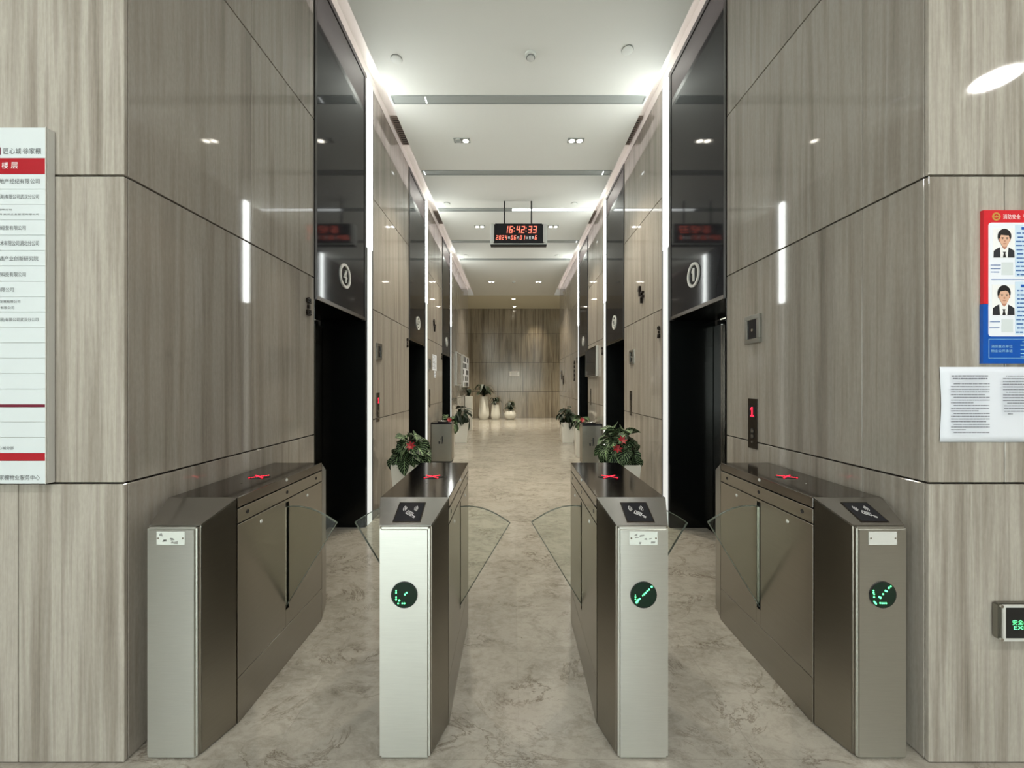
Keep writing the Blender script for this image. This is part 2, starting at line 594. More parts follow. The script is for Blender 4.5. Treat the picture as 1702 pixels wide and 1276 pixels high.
PORT_L = [(2.984 + 2.745 * k, 2.984 + 2.745 * k + 1.056) for k in range(3)]
PORT_R = [(2.954 + 2.70 * k, 2.954 + 2.70 * k + 1.071) for k in range(3)]
LEDW = .205
END_L, END_R = 13.45, 13.35
DEPTH = .47
RECESS_H = 2.16
TOP_H = 4.737
SIDE = {'left': 'on the directory sign side', 'right': 'on the fire board side'}
NTH = ['nearest', 'middle', 'far']
for side in ('left', 'right'):
    L = side == 'left'
    X = LX if L else RX
    sg = -1 if L else 1                      # away from the corridor
    ports = PORT_L if L else PORT_R
    end = END_L if L else END_R
    wall = MB()
    segs = []
    a = 1.54
    for p0, p1 in ports:
        segs.append((a, p0))
        a = p1
    segs.append((a, end))
    x_in, x_out = X + sg * (TH + .001), X + sg * (DEPTH + .06)
    for s0, s1 in segs:
        wall.box(min(x_in, x_out), max(x_in, x_out), s0, s1, 0, 4.86)
    wo = structure(wall.build('wall_' + side, M['backing']))
    # plaster strip above the slabs, in the ceiling slot
    pl = MB()
    pl.box(min(X, x_out), max(X, x_out), 1.54, end, 4.742, 4.86)
    pl.build('plaster_band', M['cove'], wo)
    for k, (s0, s1) in enumerate(segs):
        u0 = s0 if k == 0 else s0 + LEDW
        cuts = [u0, s1]
        if k == 0:
            cuts = [1.54, 2.267 if L else 1.812, s1]
        if k == 3:
            cuts = [u0, u0 + 1.25, u0 + 2.5, s1]
        for c0, c1 in zip(cuts, cuts[1:]):
            for v0, v1 in zip(ROWS, ROWS[1:]):
                if L:
                    panel(wo, on_left(0, 0), c0, c1, v0, v1, M['stone'])
                else:
                    panel(wo, on_right(0, 0), -c1, -c0, v0, v1, M['stone'])
    # elevator doors
    for k, (p0, p1) in enumerate(ports):
        no = (4 if L else 1) + k
        d = group_empty('door_%d' % no)
        xd = X + sg * DEPTH
        lo, hi = min(X, xd), max(X, xd)
        inner = X + sg * .03
        box('transom_panel', M['black_glass'], min(X - sg * .004, inner), max(X - sg * .004, inner), p0 + .03, p1 - .05, RECESS_H + .035, TOP_H - .05, d, bevel=.001)
        fr = MB()
        fx0, fx1 = min(X - sg * .010, inner), max(X - sg * .010, inner)
        fr.box(fx0, fx1, p0, p1, TOP_H - .049, TOP_H)
        fr.box(fx0, fx1, p0, p0 + .028, RECESS_H, TOP_H - .049)
        fr.box(fx0, fx1, p1 - .049, p1, RECESS_H, TOP_H - .049)
        fr.build('transom_frame', M['black_frame'], d)
        box('transom_rail', M['dark_steel'], fx0, fx1, p0 + .028, p1 - .049, RECESS_H, RECESS_H + .034, d, bevel=.002)
        a0, a1 = min(inner, xd), max(inner, xd)
        box('soffit', M['black_stone'], a0, a1, p0 + .012, p1 - .012, RECESS_H, RECESS_H + .03, d)
        box('transom_filler', M['core'], a0, a1, p0 + .012, p1 - .012, RECESS_H + .03, 4.84, d)
        box('jamb', M['black_stone'], lo, hi, p1 - .012, p1, 0, RECESS_H, d)
        box('jamb', M['black_stone'], lo, hi, p0, p0 + .012, 0, RECESS_H, d)
        mid = (p0 + p1) / 2
        b0, b1 = min(xd, xd + sg * .03), max(xd, xd + sg * .03)
        for q0, q1 in ((p0 + .012, mid - .002), (mid + .002, p1 - .16)):
            box('door_leaf', M['dark_steel'], b0, b1, q0, q1, .012, RECESS_H - .03, d, bevel=.002)
        box('door_post', M['mirror_steel'], min(xd - sg * .02, xd), max(xd - sg * .02, xd), p1 - .16, p1 - .02, 0, RECESS_H - .06, d, bevel=.002)
        box('sill', M['dark_steel'], min(xd, xd - sg * .09), max(xd, xd - sg * .09), p0 + .012, p1 - .012, 0, .006, d)
        box('door_lining', M['core'], min(xd + sg * .03, xd + sg * .06), max(xd + sg * .03, xd + sg * .06), p0, p1, 0, RECESS_H, d)
        # strip light beside the door
        s0, s1 = p1 + .002, p1 + LEDW - .002
        where = ['nearest the turnstiles', 'between second and third door', 'farthest along the corridor'][k]
        T = on_left(s0, 0) if L else on_right(s0, 0)
        led = thing('strip_light', 'tall white strip light just past the %s elevator door %s' % (NTH[k], SIDE[side]), 'light', T, 'strip lights beside the elevators')
        wd = s1 - s0
        f = 1 if L else -1
        def lb(name, m, u0, u1, z0, z1, n0, n1):
            u0, u1 = sorted((f * u0, f * u1))
            return box(name, m, u0, u1, z0, z1, n0, n1, led, bevel=.001)
        lb('channel', M['black_frame'], 0, wd, .004, TOP_H, -.012, -.001)
        lb('channel_edge', M['black_frame'], 0, .03, .004, TOP_H, -.001, .004)
        lb('channel_edge', M['black_frame'], wd - .045, wd, .004, TOP_H, -.001, .004)
        lb('upper_diffuser', M['led'], .032, wd - .047, 2.95, TOP_H - .002, -.001, .012)
        lb('lower_diffuser', M['led_low'], .032, wd - .047, .006, 2.948, -.001, .010)
        # number ring on the transom panel
        num = str(no)
        yc = (3.52 if L else 3.48) + (2.745 if L else 2.70) * k
        T = (on_left if L else on_right)(yc, 2.485, .0045)
        s = thing('elevator_number_sign', 'silver ring number sign above the %s elevator door %s' % (NTH[k], SIDE[side]), 'sign', T, 'elevator number signs')
        MB().ring(0, 0, .088, .111, 0, .012).build('ring', M['silver'], s, smooth=True)
        if num == '1':
            MB().prism([(-.006, -.058), (.016, -.058), (.016, .060), (.002, .060), (-.026, .036), (-.026, .020), (-.006, .030)], .0005, .0115).build('digit', M['silver'], s)
        else:
            add_text(MB(), num, -.03, .03, -.058, .058, .006, .011).build('digit', M['silver'], s)

# elevator nameplates: three raised characters beside each door
for i, (fn, y, z, sd) in enumerate([(on_left, 2.885, 2.08, 'nearest elevator door on the directory sign side'), (on_left, 5.62, 2.10, 'middle elevator door on the directory sign side'),
                                (on_left, 8.37, 2.10, 'far elevator door on the directory sign side'), (on_right, 4.30, 2.08, 'nearest elevator door on the fire board side'),
                                (on_right, 7.0, 2.10, 'middle elevator door on the fire board side'), (on_right, 9.72, 2.10, 'far elevator door on the fire board side')]):
    mb = MB()
    add_text(mb, '电', -.024, .026, .022, .068, .010, .018)
    add_text(mb, '1', -.008, .008, -.016, .012, .010, .018)
    add_text(mb, '梯', -.026, .028, -.068, -.024, .010, .018)
    tag(mb.build('raised_lettering', M['glyph'], None, fn(y, z, .001)), 'small column of dark raised characters beside the ' + sd, 'sign', 'raised characters beside the doors')
for fn, y, z, lab in [(on_left, 7.55, 2.64, 'large dark raised 1F letters on stone above wall papers, directory sign side'),
                      (on_right, 4.88, 2.63, 'large dark raised 1F letters on stone above the call panel, fire board side')]:
    mb = MB()
    mb.prism([(-.055, -.01), (-.030, -.01), (-.030, .12), (-.045, .12), (-.085, .085), (-.085, .06), (-.055, .075)], .001, .029)
    add_text(mb, 'F', .0, .085, -.11, .03, .015, .028)
    tag(mb.build('floor_number_sign', M['glyph'], None, fn(y, z, .001)), lab, 'sign', 'floor number signs')

# walls facing the camera, either side of the corridor mouth
FY = 1.524
for side, x0, x1, joints in (('front_left', -6.5, LX, [[-3.2, -1.955], [-3.6, -2.4], [-2.6], [-3.6]]),
                             ('front_right', RX, 6.5, [[2.9, 4.3], [1.95, 3.2], [2.7, 4.0], [3.2]])):
    wo = structure(box('wall_' + side, M['backing'], x0 + (0 if x0 < 0 else .62), x1 - (0 if x0 > 0 else .62), FY + TH + .001, FY + .3, 0, 4.9))
    if x0 < 0:
        box('wall_core', M['backing'], LX - .63, LX - TH - .001, FY + TH + .001, 1.54, 0, 4.9, wo)
    else:
        box('wall_core', M['backing'], RX + TH + .001, RX + .63, FY + TH + .001, 1.54, 0, 4.9, wo)
    for r, (v0, v1) in enumerate(zip(ROWS, ROWS[1:])):
        cuts = [x0] + joints[r] + [x1]
        for c0, c1 in zip(cuts, cuts[1:]):
            panel(wo, on_front(0, 0, FY), c0, c1, v0, v1, M['stone_lobby'], gu=.002)

# end wall and the cross passage
wo = structure(box('wall_back', M['backing'], -6.5, 6.5, 17.1 + TH + .001, 17.4, 0, 5))
ends = [0, 1.166, 2.454, 3.73, 4.84]
for v0, v1 in zip(ends, ends[1:]):
    cuts = [-6.5, -4.4, -2.0, 2.31, 6.5]
    for c0, c1 in zip(cuts, cuts[1:]):
        panel(wo, on_front(0, 0, 17.1), c0, c1, v0, v1, M['stone_end'], gv=.006)
structure(box('wall_passage_left', M['cream'], -6.6, -6.5, 1.8, 17.4, 0, 5))
structure(box('wall_passage_right', M['cream'], 6.5, 6.6, 1.8, 17.4, 0, 5))
structure(MB().box(-6.6, -6.5, -3.6, 1.8, 0, 5).box(-6.6, -6.5, -6.4, -3.6, 4.4, 5).build('wall_lobby_left', M['stone_end']))
structure(box('wall_lobby_right', M['stone_end'], 6.5, 6.6, -6.4, 1.8, 0, 5))
structure(box('trim_1', M['cream'], -6.5, LX - DEPTH - .062, END_L - .1, END_L, 0, 4.84))
structure(box('trim_2', M['cream'], RX + DEPTH + .062, 6.5, END_R - .1, END_R, 0, 4.84))
# ceilings
SL, SR, SE = -1.348, 1.488, 13.7
ceil = structure(box('ceiling', M['ceiling'], SL, SR, FY - .3, SE, 4.64, 4.70))
up = MB()
up.box(LX - .62, RX + .62, 1.56, SE, 4.86, 4.95)
up.build('upper_ceiling', M['cove'], ceil)
en = MB()
en.box(-6.5, 6.5, SE, 17.4, 4.84, 4.95)
en.build('passage_ceiling', M['cream'], ceil)
ec = MB()
ec.box(LX - .3, SL, SE - .03, SE, 4.64, 4.86)
ec.box(SR, RX + .3, SE - .03, SE, 4.64, 4.86)
ec.box(-6.5, 6.5, SE - .0, SE + .03, 4.80, 4.95)
ec.build('slot_end', M['white'], ceil)
lob = MB()
lob.box(-6.5, 6.5, -6.4, FY - .3, 4.64, 4.95)
lob.box(-6.5, SL - .0, FY - .3, FY + .04, 4.64, 4.95)
lob.box(SR + .0, 6.5, FY - .3, FY + .04, 4.64, 4.95)
lob.build('lobby_ceiling', M['ceiling'], ceil)
# cove lights lie on top of the ceiling slab edge
for i, (xa, lab) in enumerate(((SL, 'hidden led cove light along the ceiling slot on the directory sign side'), (SR, 'hidden led cove light along the ceiling slot on the fire board side'))):
    sgn = 1 if i == 0 else -1
    c = MB()
    c.box(min(xa + sgn * .02, xa + sgn * .07), max(xa + sgn * .02, xa + sgn * .07), 1.7, SE - .1, 4.7, 4.715)
    tag(c.build('cove_light', M['cove_led']), lab, 'light')

# lobby back wall with the glazed entrance
wo = structure(MB().box(2.5, 6.5, -6.4, -6.3, 0, 4.64).box(-6.5, 2.5, -6.4, -6.3, 3.3, 4.64).build('wall_front', M['stone_lobby']))
wn = group_empty('window_1')
fr = MB()
for xx in (-6.48, -5.84, -4.66, -3.48, -2.3, -1.12, .06, 1.24, 2.44):
    fr.box(xx, xx + .06, -6.4, -6.3, 0, 3.3)
fr.box(-6.48, 2.5, -6.4, -6.3, 2.5, 2.56)
fr.box(-6.48, 2.5, -6.4, -6.3, 0, .06)
fr.box(-6.48, 2.5, -6.4, -6.3, 3.24, 3.3)
fr.build('window_frame', M['black_frame'], wn)
for xx in (-5.78, -4.60, -3.42, -2.24, -1.06, .12, 1.30):
    for z0, z1 in ((.06, 2.5), (2.56, 3.24)):
        box('pane', M['window_glass'], xx, xx + 1.12 + (.02 if xx > 1 else 0), -6.355, -6.345, z0, z1, wn)

wn = group_empty('added_window')  # unseen side glazing, added to brighten the turnstile front by the wall
fr = MB()
for yy in (-6.3, -4.98, -3.66):
    fr.box(-6.6, -6.5, yy, yy + .06, 0, 4.4)
fr.box(-6.6, -6.5, -6.24, -3.66, 0, .06).box(-6.6, -6.5, -6.24, -3.66, 4.34, 4.4)
fr.build('window_frame', M['black_frame'], wn)
for yy in (-6.24, -4.92):
    box('pane', M['window_glass'], -6.555, -6.545, yy, yy + 1.26, .06, 4.34, wn)

LOBBY_SAY = ['near the directory sign', 'in front of the second turnstile', 'in front of the fourth turnstile', 'reflected in the stone above the fire safety board', 'by the entrance, directory sign side', 'by the entrance, fire board side']
for i, (x, y) in enumerate(LOBBY_LIGHTS):
    o = thing('lobby_downlight', 'round white lobby downlight ' + LOBBY_SAY[i], 'light', Matrix.Translation((x, y, 4.64)), 'lobby downlights')
    MB().disc(0, 0, .17, -.03, -.012, 32).build('lamp_disc', M['lobby_lamp'], o)
    MB().ring(0, 0, .171, .195, -.03, -.0005).build('trim_ring', M['white'], o)

# ------------------------------------------------------------------ ceiling fittings
def down(x, y, z=4.64):
    """frame hanging below the ceiling: local z points down"""
    return Matrix.Translation((x, y, z)) @ Matrix.Rotation(math.pi, 4, 'X')


STRIPS = [(4.25, 'first from the turnstiles'), (5.72, 'second from the turnstiles'), (6.93, 'half lit, above the hanging clock rods'), (8.48, 'just behind the hanging clock'), (9.69, 'farthest along the ceiling')]
for i, (y, lab) in enumerate(STRIPS):
    xa, xb = -1.325, 1.468
    o = thing('linear_ceiling_vent', 'long grey linear air vent across white ceiling, ' + lab, 'vent', Matrix.Translation((0, y, 4.64)), 'linear ceiling vents')
    h = .062
    MB().box(xa, xb, -h, -h + .012, -.010, -.0005).box(xa, xb, h - .012, h, -.010, -.0005).box(xa, xa + .012, -h + .012, h - .012, -.010, -.0005).box(xb - .012, xb, -h + .012, h - .012, -.010, -.0005).build('rim', M['grey_panel'], o)
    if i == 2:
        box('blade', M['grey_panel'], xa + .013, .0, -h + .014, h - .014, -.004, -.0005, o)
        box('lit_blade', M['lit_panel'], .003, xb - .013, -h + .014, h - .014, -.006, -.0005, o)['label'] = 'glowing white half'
    else:
        box('blade', M['grey_panel'], xa + .013, xb - .013, -h + .014, h - .014, -.004, -.0005, o)
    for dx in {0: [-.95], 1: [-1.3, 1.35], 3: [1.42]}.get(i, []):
        box('divider', M['lit_panel'], dx - .006, dx + .006, -h + .012, h - .012, -.009, -.0045, o)  # plain white dividers, brightness put in as a glow
for i, (x, y) in enumerate(TWINS):
    row = ['nearest row', 'row beside the hanging clock', 'farthest row'][i // 2]
    sd = 'on the directory sign side' if x < 0 else 'on the fire board side'
    o = thing('twin_downlight', 'recessed twin ceiling downlight, %s, %s' % (row, sd), 'light', down(x, y), 'twin downlights')
    b, hgt = .105, .05
    MB().box(-b, b, -hgt, -hgt + .01, 0.0005, .008).box(-b, b, hgt - .01, hgt, 0.0005, .008).box(-b, -b + .01, -hgt + .01, hgt - .01, 0.0005, .008).box(b - .01, b, -hgt + .01, hgt - .01, 0.0005, .008).build('frame', M['grey_panel'], o)
    box('plate', M['grey'], -b + .01, b - .01, -hgt + .01, hgt - .01, 0.0005, .003, o)
    for s in (-1, 1):
        dead = i == 0 and s == -1
        MB().disc(s * .049, 0, .036, .0032, .012, 20).build('lamp', M['grey_panel'] if dead else M['lamp'], o)
        MB().ring(s * .049, 0, .0362, .041, .003, .014, 20).build('lamp_ring', M['silver'], o)
for x, y, lab in ((-1.116, 3.72, 'white round sprinkler cover on ceiling, directory sign side, before the first vent'), (1.086, 3.62, 'white round sprinkler cover on ceiling, fire board side, before the first vent'),
                  (-1.13, 6.70, 'small round ceiling cover beside the half lit vent, directory sign side'), (1.08, 6.70, 'small round ceiling cover beside the half lit vent, fire board side'),
                  (-1.13, 9.4, 'tiny round ceiling cover in front of the farthest vent, directory sign side'), (1.1, 9.4, 'tiny round ceiling cover in front of the farthest vent, fire board side')):
    o = thing('sprinkler_cover', lab, 'sprinkler', down(x, y), 'sprinkler covers')
    MB().lathe([(.052, .0005), (.052, .010), (.046, .013), (.002, .013)]).build('cover_plate', M['white'], o, smooth=True)
    MB().ring(0, 0, .0525, .056, .0003, .003).build('shadow_gap_ring', M['grey'], o)
for x, y, lab in ((.178, 3.67, 'white domed smoke detector on ceiling in front of first vent'), (.05, 11.8, 'distant smoke detector between the farthest twin downlights')):
    o = thing('smoke_detector', lab, 'detector', down(x, y))
    MB().lathe([(.056, .0005), (.056, .016), (.05, .022), (.03, .024)]).build('base', M['white'], o, smooth=True)
    MB().lathe([(.030, .024), (.034, .03), (.034, .044), (.026, .052), (.004, .054)]).build('sensor_head', M['silver'], o, smooth=True)
    MB().ring(0, 0, .0345, .042, .030, .034).build('sensor_collar', M['grey'], o)
for i, (x0, x1, y) in enumerate([(-1.525, -1.365, 5.1), (1.505, 1.64, 5.1), (-1.525, -1.365, 7.75), (1.505, 1.64, 7.75)]):
    o = thing('air_grille', 'brown air grille in ceiling slot, %s one of two %s' % (['nearer', 'farther'][i // 2], list(SIDE.values())[i % 2]), 'grille',
              Matrix.Translation(((x0 + x1) / 2, y, 4.859)), 'ceiling slot grilles')
    hw = (x1 - x0) / 2
    gm = mat('grille_brown', srgb(110, 100, 90), .5) if i == 0 else gm
    MB().box(-hw, hw, -.28, -.26, -.022, 0).box(-hw, hw, .26, .28, -.022, 0).box(-hw, -hw + .012, -.26, .26, -.022, 0).box(hw - .012, hw, -.26, .26, -.022, 0).build('frame', gm, o)
    for k in range(12):
        box('slat', gm, -hw + .013, hw - .013, -.24 + k * .042, -.228 + k * .042, -.02, -.01, o)
    box('grille_back', M['core'], -hw + .013, hw - .013, -.259, .259, -.009, -.001, o)
for x, y in ((.06, 15.16), (.10, 16.6)):
    o = thing('passage_downlight', 'small square ceiling downlight in far passage, %s end wall' % ('closest to' if y > 16 else 'set back from'), 'light', down(x, y, 4.84), 'far passage downlights')
    box('lamp_disc', M['lamp'], -.05, .05, -.05, .05, .0005, .006, o)
    MB().ring(0, 0, .075, .085, .0005, .008, 4).build('trim_ring', M['white'], o)

# hanging clock
CYK = 6.57
o = thing('hanging_clock', 'black led display clock with red digits hanging from ceiling on two rods', 'clock', on_front(.113, 4.065, CYK))
box('case', M['core'], -.43, .43, -.165, .165, -.10, -.006, o, bevel=.004)
box('display_panel', M['black_glass'], -.4, .4, -.165, .172, -.006, 0, o)
for s in (-1, 1):
    mb = MB()
    mb.box(min(s * .402, s * .487), max(s * .402, s * .487), -.165, .175, -.11, .004)
    mb.build('end_cap', M['silver'], o, bevel=.018, seg=3)
box('bottom_rail', M['silver'], -.487, .487, -.182, -.166, -.11, .004, o, bevel=.003)
box('base_bar', M['black'], -.48, .48, -.20, -.183, -.10, .0, o, bevel=.003)
for x in (-.243, .222):
    MB().tube([(x, .166, -.05), (x, .5745, -.05)], .013, 10).build('hanging_rod', M['black'], o)
x = -.25
for ch in '16:42:33':
    mb = MB()
    if ch == ':':
        for yy in (.045, .095):
            mb.disc(x + .012, yy, .009, .0006, .003, 10)
        x += .042
        mb.build('colon', M['clock_led'], o)['kind'] = 'stuff'
    else:
        seven(mb, ch, x, .008, .062, .122, .019, .0006, .003)
        x += .081
        mb.build('time_digit', M['clock_led'], o)
x = -.392
for ch in '2024年06月01日星期6':
    mb = MB()
    if ch.isdigit():
        seven(mb, ch, x, -.105, .036, .075, .013, .0006, .003)
        mb.build('date_digit', M['clock_led'], o)
    else:
        add_text(mb, ch, x + .006, x + .042, -.095, -.045, .001)
        mb.build('date_character', M['white_led'], o)
    x += .051


# ------------------------------------------------------------------ turnstiles
def turnstile(cx, label, arrow=None, reader=True, plate=None, skip=0):
    o = thing('turnstile', label, 'turnstile', Matrix.Translation((cx, 1.538, 0)), 'turnstiles across the corridor mouth')
    W, N = .152, .0985
    y1, y2, y3 = .162, .912, 1.077
    h0, h1 = .923, 1.0

    def nose(name, a, b, m):
        v = [(-N, a, 0.002), (N, a, .002), (N, a, h0), (-N, a, h0), (-W, b, .002), (W, b, .002), (W, b, h1), (-W, b, h1)]
        f = [(0, 1, 2, 3), (1, 5, 6, 2), (5, 4, 7, 6), (4, 0, 3, 7), (3, 2, 6, 7), (0, 4, 5, 1)]
        if name == 'front_housing':
            f = f[1:]
            k = .0155 / y1
            v = [(x, a + .0155, z) if j < 4 and j in (0, 1) else (x, y, z) for j, (x, y, z) in enumerate(v)]
            nx, hz = N + (W - N) * k, h0 + (h1 - h0) * k
            v[:4] = [(-nx, a + .0155, .002), (nx, a + .0155, .002), (nx, a + .0155, hz - .002), (-nx, a + .0155, hz - .002)]
            v[6:] = [(W, b, h1 - .002), (-W, b, h1 - .002)]
            p = [(-N, a, .002), (N, a, .002), (N, a, h0), (-N, a, h0), (-nx, a + .015, .002), (nx, a + .015, .002), (nx, a + .015, hz), (-nx, a + .015, hz)]
            MB().add(p, [(0, 1, 2, 3), (1, 5, 6, 2), (5, 4, 7, 6), (4, 0, 3, 7), (3, 2, 6, 7), (0, 4, 5, 1)]).build('front_plate', M['steel'], o, bevel=.007, smooth=True, seg=4)
            f = [(0, 1, 2, 3)] + f
            sl = [(-nx, a + .0155, hz - .0018), (nx, a + .0155, hz - .0018), (W, b, h1 - .0018), (-W, b, h1 - .0018)]
            MB().add(sl + [(x, y, z + .0018) for x, y, z in sl], [(3, 2, 1, 0), (4, 5, 6, 7), (0, 1, 5, 4), (1, 2, 6, 5), (2, 3, 7, 6), (3, 0, 4, 7)]).build('sloped_cover', M['slope_steel'], o)
        return MB().add(v, f).build(name, m, o, bevel=.006, smooth=True, seg=3)
    nose('front_housing', 0, y1 - .001, M['steel_shaded'])
    nose('rear_housing', y3, y2 + .001, M['steel_shaded'])
    box('inner_core', M['core'], -W + .012, W - .012, y1, y2, .002, .95, o)
    box('top_lid', M['lid_steel'], -W, W, y1, y2, .953, h1, o, bevel=.002)
    for s in (-1, 1):
        xi, xo = s * (W - .011), s * W
        a, b = min(xi, xo), max(xi, xo)
        box('plinth_panel', M['steel_shaded'], a, b, y1, y2, .002, .199, o, bevel=.001)
        box('sensor_panel', M['steel_shaded'], a, b, y1, y2, .884, .9475, o, bevel=.001)
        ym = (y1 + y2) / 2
        box('side_door', M['steel_shaded'], a, b, y1, ym - .016, .202, .878, o, bevel=.001)
        box('side_door', M['steel_shaded'], a, b, ym + .016, y2, .202, .878, o, bevel=.001)
        # closing pieces above and below the flap slot
        box('slot_cover', M['steel_shaded'], a, b, ym - .0155, ym + .0155, .202, .29, o)
        box('slot_cover', M['steel_shaded'], a, b, ym - .0155, ym + .0155, .866, .879, o)
        Ts = frame((0, s, 0), (0, 0, 1), (s * W, 0, 0))
        for yy in (.224, .535, .84):
            MB().disc(s * yy, .918, .0095, -.002, .0012, 16).build('sensor_eye', M['black_glass'], o, Ts)
        for yy, zz in ((.529, .985), (.319, .838), (.739, .842)):
            MB().lathe([(.009, -.002), (.009, .002), (.005, .005), (.0005, .005)], 12).build('screw', M['silver'], o, Ts @ Matrix.Translation((s * yy, zz, 0)), smooth=True)
        if s == skip:
            continue
        # clear flap leaf standing out of the slot
        poly = [(0, .30), (0, .838)]
        for k in range(0, 9):
            t = k / 8
            poly.append((.275 * t, .838 + .004 * math.sin(math.pi * t) * 4 - .085 * t ** 1.7))
        poly = [poly[0]] + poly[1:]
        clean = []
        for p in poly:
            if not clean or (abs(p[0] - clean[-1][0]) + abs(p[1] - clean[-1][1])) > 1e-5:
                clean.append(p)
        Tf = Matrix.Translation((s * (W - .008), ym + .005, 0)) @ frame((s, 0, 0), (0, 0, 1), (0, 0, 0))
        z0, z1 = (0, .010)
        fl = MB().prism(clean, z0, z1).build('flap', M['acrylic'], o, Tf)
        ed = MB()
        ring = clean[1:] + [clean[0]]
        for p, q in zip(ring, ring[1:]):
            d = Vector((q[0] - p[0], q[1] - p[1]))
            nrm = Vector((-d.y, d.x)).normalized() * .0018
            ed.prism([(p[0] - nrm.x, p[1] - nrm.y), (q[0] - nrm.x, q[1] - nrm.y), (q[0] + nrm.x, q[1] + nrm.y), (p[0] + nrm.x, p[1] + nrm.y)], z0 - .0005, z1 + .0005)
        ed.build('flap_edge', M['glass_edge'], fl)
    # red cross indicator in the lid
    yc = .535
    pts = [(.062 * math.cos(a) * (1 - .25 * abs(math.sin(a)) ** 2), .04 * math.sin(a) * abs(math.sin(a)) ** .4) for a in [2 * math.pi * i / 28 for i in range(28)]]
    d = MB().prism([(px, yc + py) for px, py in pts], h1 + .0002, h1 + .002).build('cross_indicator', M['black_glass'], o)
    mb = MB()
    for k in range(-4, 5):
        for s in (-1, 1):
            mb.disc(k * .0085, yc + s * k * .0066, .0042, h1 + .0021, h1 + .0035, 8)
    mb.build('red_dots', M['red_led'], d)
    MB().disc(0, .40, .004, h1, h1 + .001, 10).build('lid_screw', M['mirror_steel'], o)
    Tfront = frame((1, 0, 0), (0, 0, 1), (0, 0, 0))
    if reader:
        ang = math.atan2(h1 - h0, y1)
        Tr = Matrix.Translation((0, y1 / 2, (h0 + h1) / 2)) @ Matrix.Rotation(ang, 4, 'X')
        rd = box('card_reader', M['black_glass'], -.053, .053, -.053, .053, -.002, .003, o, Tr, bevel=.001)
        MB().box(-.057, .057, -.057, -.053, 0, .0022).box(-.057, .057, .053, .057, 0, .0022).box(-.057, -.053, -.053, .053, 0, .0022).box(.053, .057, -.053, .053, 0, .0022).build('reader_frame', M['dark_steel'], o, Tr)
        mb = MB()
        for s in (-1, 1):
            for r in (.010, .016, .022):
                pts = [(s * (.008 + r * math.cos(a)), .018 + r * math.sin(a)) for a in [R(-42 + 84 * i / 8) for i in range(9)]]
                for p, q in zip(pts, pts[1:]):
                    dd = Vector((q[0] - p[0], q[1] - p[1]))
                    nn = Vector((-dd.y, dd.x)).normalized() * .0008
                    mb.prism([(p[0] - nn.x, p[1] - nn.y), (q[0] - nn.x, q[1] - nn.y), (q[0] + nn.x, q[1] + nn.y), (p[0] + nn.x, p[1] + nn.y)], .0031, .0036)
        Tc = Matrix.Scale(1, 4) @ Matrix.Translation((.006, -.012, 0)) @ Matrix.Diagonal((.85, .85, 1, 1)) @ Matrix.Rotation(R(-32), 4, 'Z')
        for x0, x1, y0, y1_ in ((-.024, .012, .009, .011), (-.024, .012, -.011, -.009), (-.024, -.022, -.011, .011), (.010, .012, -.011, .011), (-.016, .006, -.004, -.002), (-.016, .006, .002, .004), (.014, .034, -.004, -.0015), (.020, .034, -.012, -.010), (.032, .034, -.012, -.0015)):
            mb.box(x0, x1, y0, y1_, .0031, .0036, Tc)
        mb.build('card_symbol', M['print_white'], rd)
    if arrow:
        c = MB().disc(0, .659, .0505, .0005, .003, 32).build('arrow_display', M['green_dim'], o, Tfront)
        MB().ring(0, .659, .0506, .053, .0003, .0032).build('display_rim', M['black'], o, Tfront)
        mb = MB()
        for ax, ay, sz in arrow:
            mb.disc(ax * .05, .659 + ay * .05, .0031 * sz, .0031, .0038, 8)
        mb.build('arrow_dots', M['green_led'], c, Tfront.inverted() @ Tfront)
    if plate:
        pb = box('nameplate', M['tape'] if plate == 'shiny' else M['silver'], -.056, .056, .858, .911, .0003, .0018, o, Tfront, bevel=.0004)
        for s in (-1, 1):
            MB().disc(s * .049, .885, .0035, .0018, .0032, 10).build('plate_rivet', M['mirror_steel'], pb)
        if plate == 'shiny':
            random.seed(int(cx * 100))
            mb = MB()
            for k in range(7):
                x, z = random.uniform(-.05, .03), random.uniform(.862, .895)
                mb.prism([(x, z), (x + random.uniform(.006, .02), z + random.uniform(-.003, .004)), (x + random.uniform(.008, .02), z + random.uniform(.005, .012)), (x + .002, z + random.uniform(.004, .009))], .0019, .0021)
            mb.build('plate_smudges', M['grey'], pb)['kind'] = 'stuff'
    return o


def dots(raw, cx, cy, r):
    return [((x - cx) / r, (cy - y) / r, s) for x, y, s in raw]


A2 = dots([(187, 978, 1), (187, 1000, 1.1), (187, 1043, 1), (187, 1066, 1.2), (218, 1076, 1.4), (208, 1106, 1.1), (250, 1106, 1.1), (271, 1106, 1.2), (276, 1015, 1.3), (293, 998, 1.3)], 268, 1022, 127)
A3 = dots([(249, 1030, .7), (249, 1050, 1), (249, 1073, 1), (262, 1104, 1.6), (270, 1090, 1.6), (280, 1078, 1.4), (294, 1066, 1.1), (322, 1036, .9), (338, 1022, 1.3), (354, 1006, 1.3), (370, 990, 1.2), (387, 974, 1.3), (414, 946, 1.5)], 333, 1030, 127)
A4 = dots([(412, 975, 1), (412, 995, 1.2), (418, 1012, 1), (418, 1040, 1.2), (470, 1038, 1.2), (482, 1046, 1.5), (508, 1010, 1.2), (532, 976, 1.2), (546, 982, 1.2), (566, 948, 1.4), (586, 932, 1.2), (420, 1085, 1.2), (432, 1100, 1.4), (440, 1110, 1), (480, 1100, 1.2), (500, 1102, 1.2), (518, 1102, 1.2), (538, 1102, 1.2)], 511, 1020, 126)
turnstile(-1.362, 'steel turnstile against stone wall below elevator 4, no green arrow display on its front', None, False, 'shiny', -1)
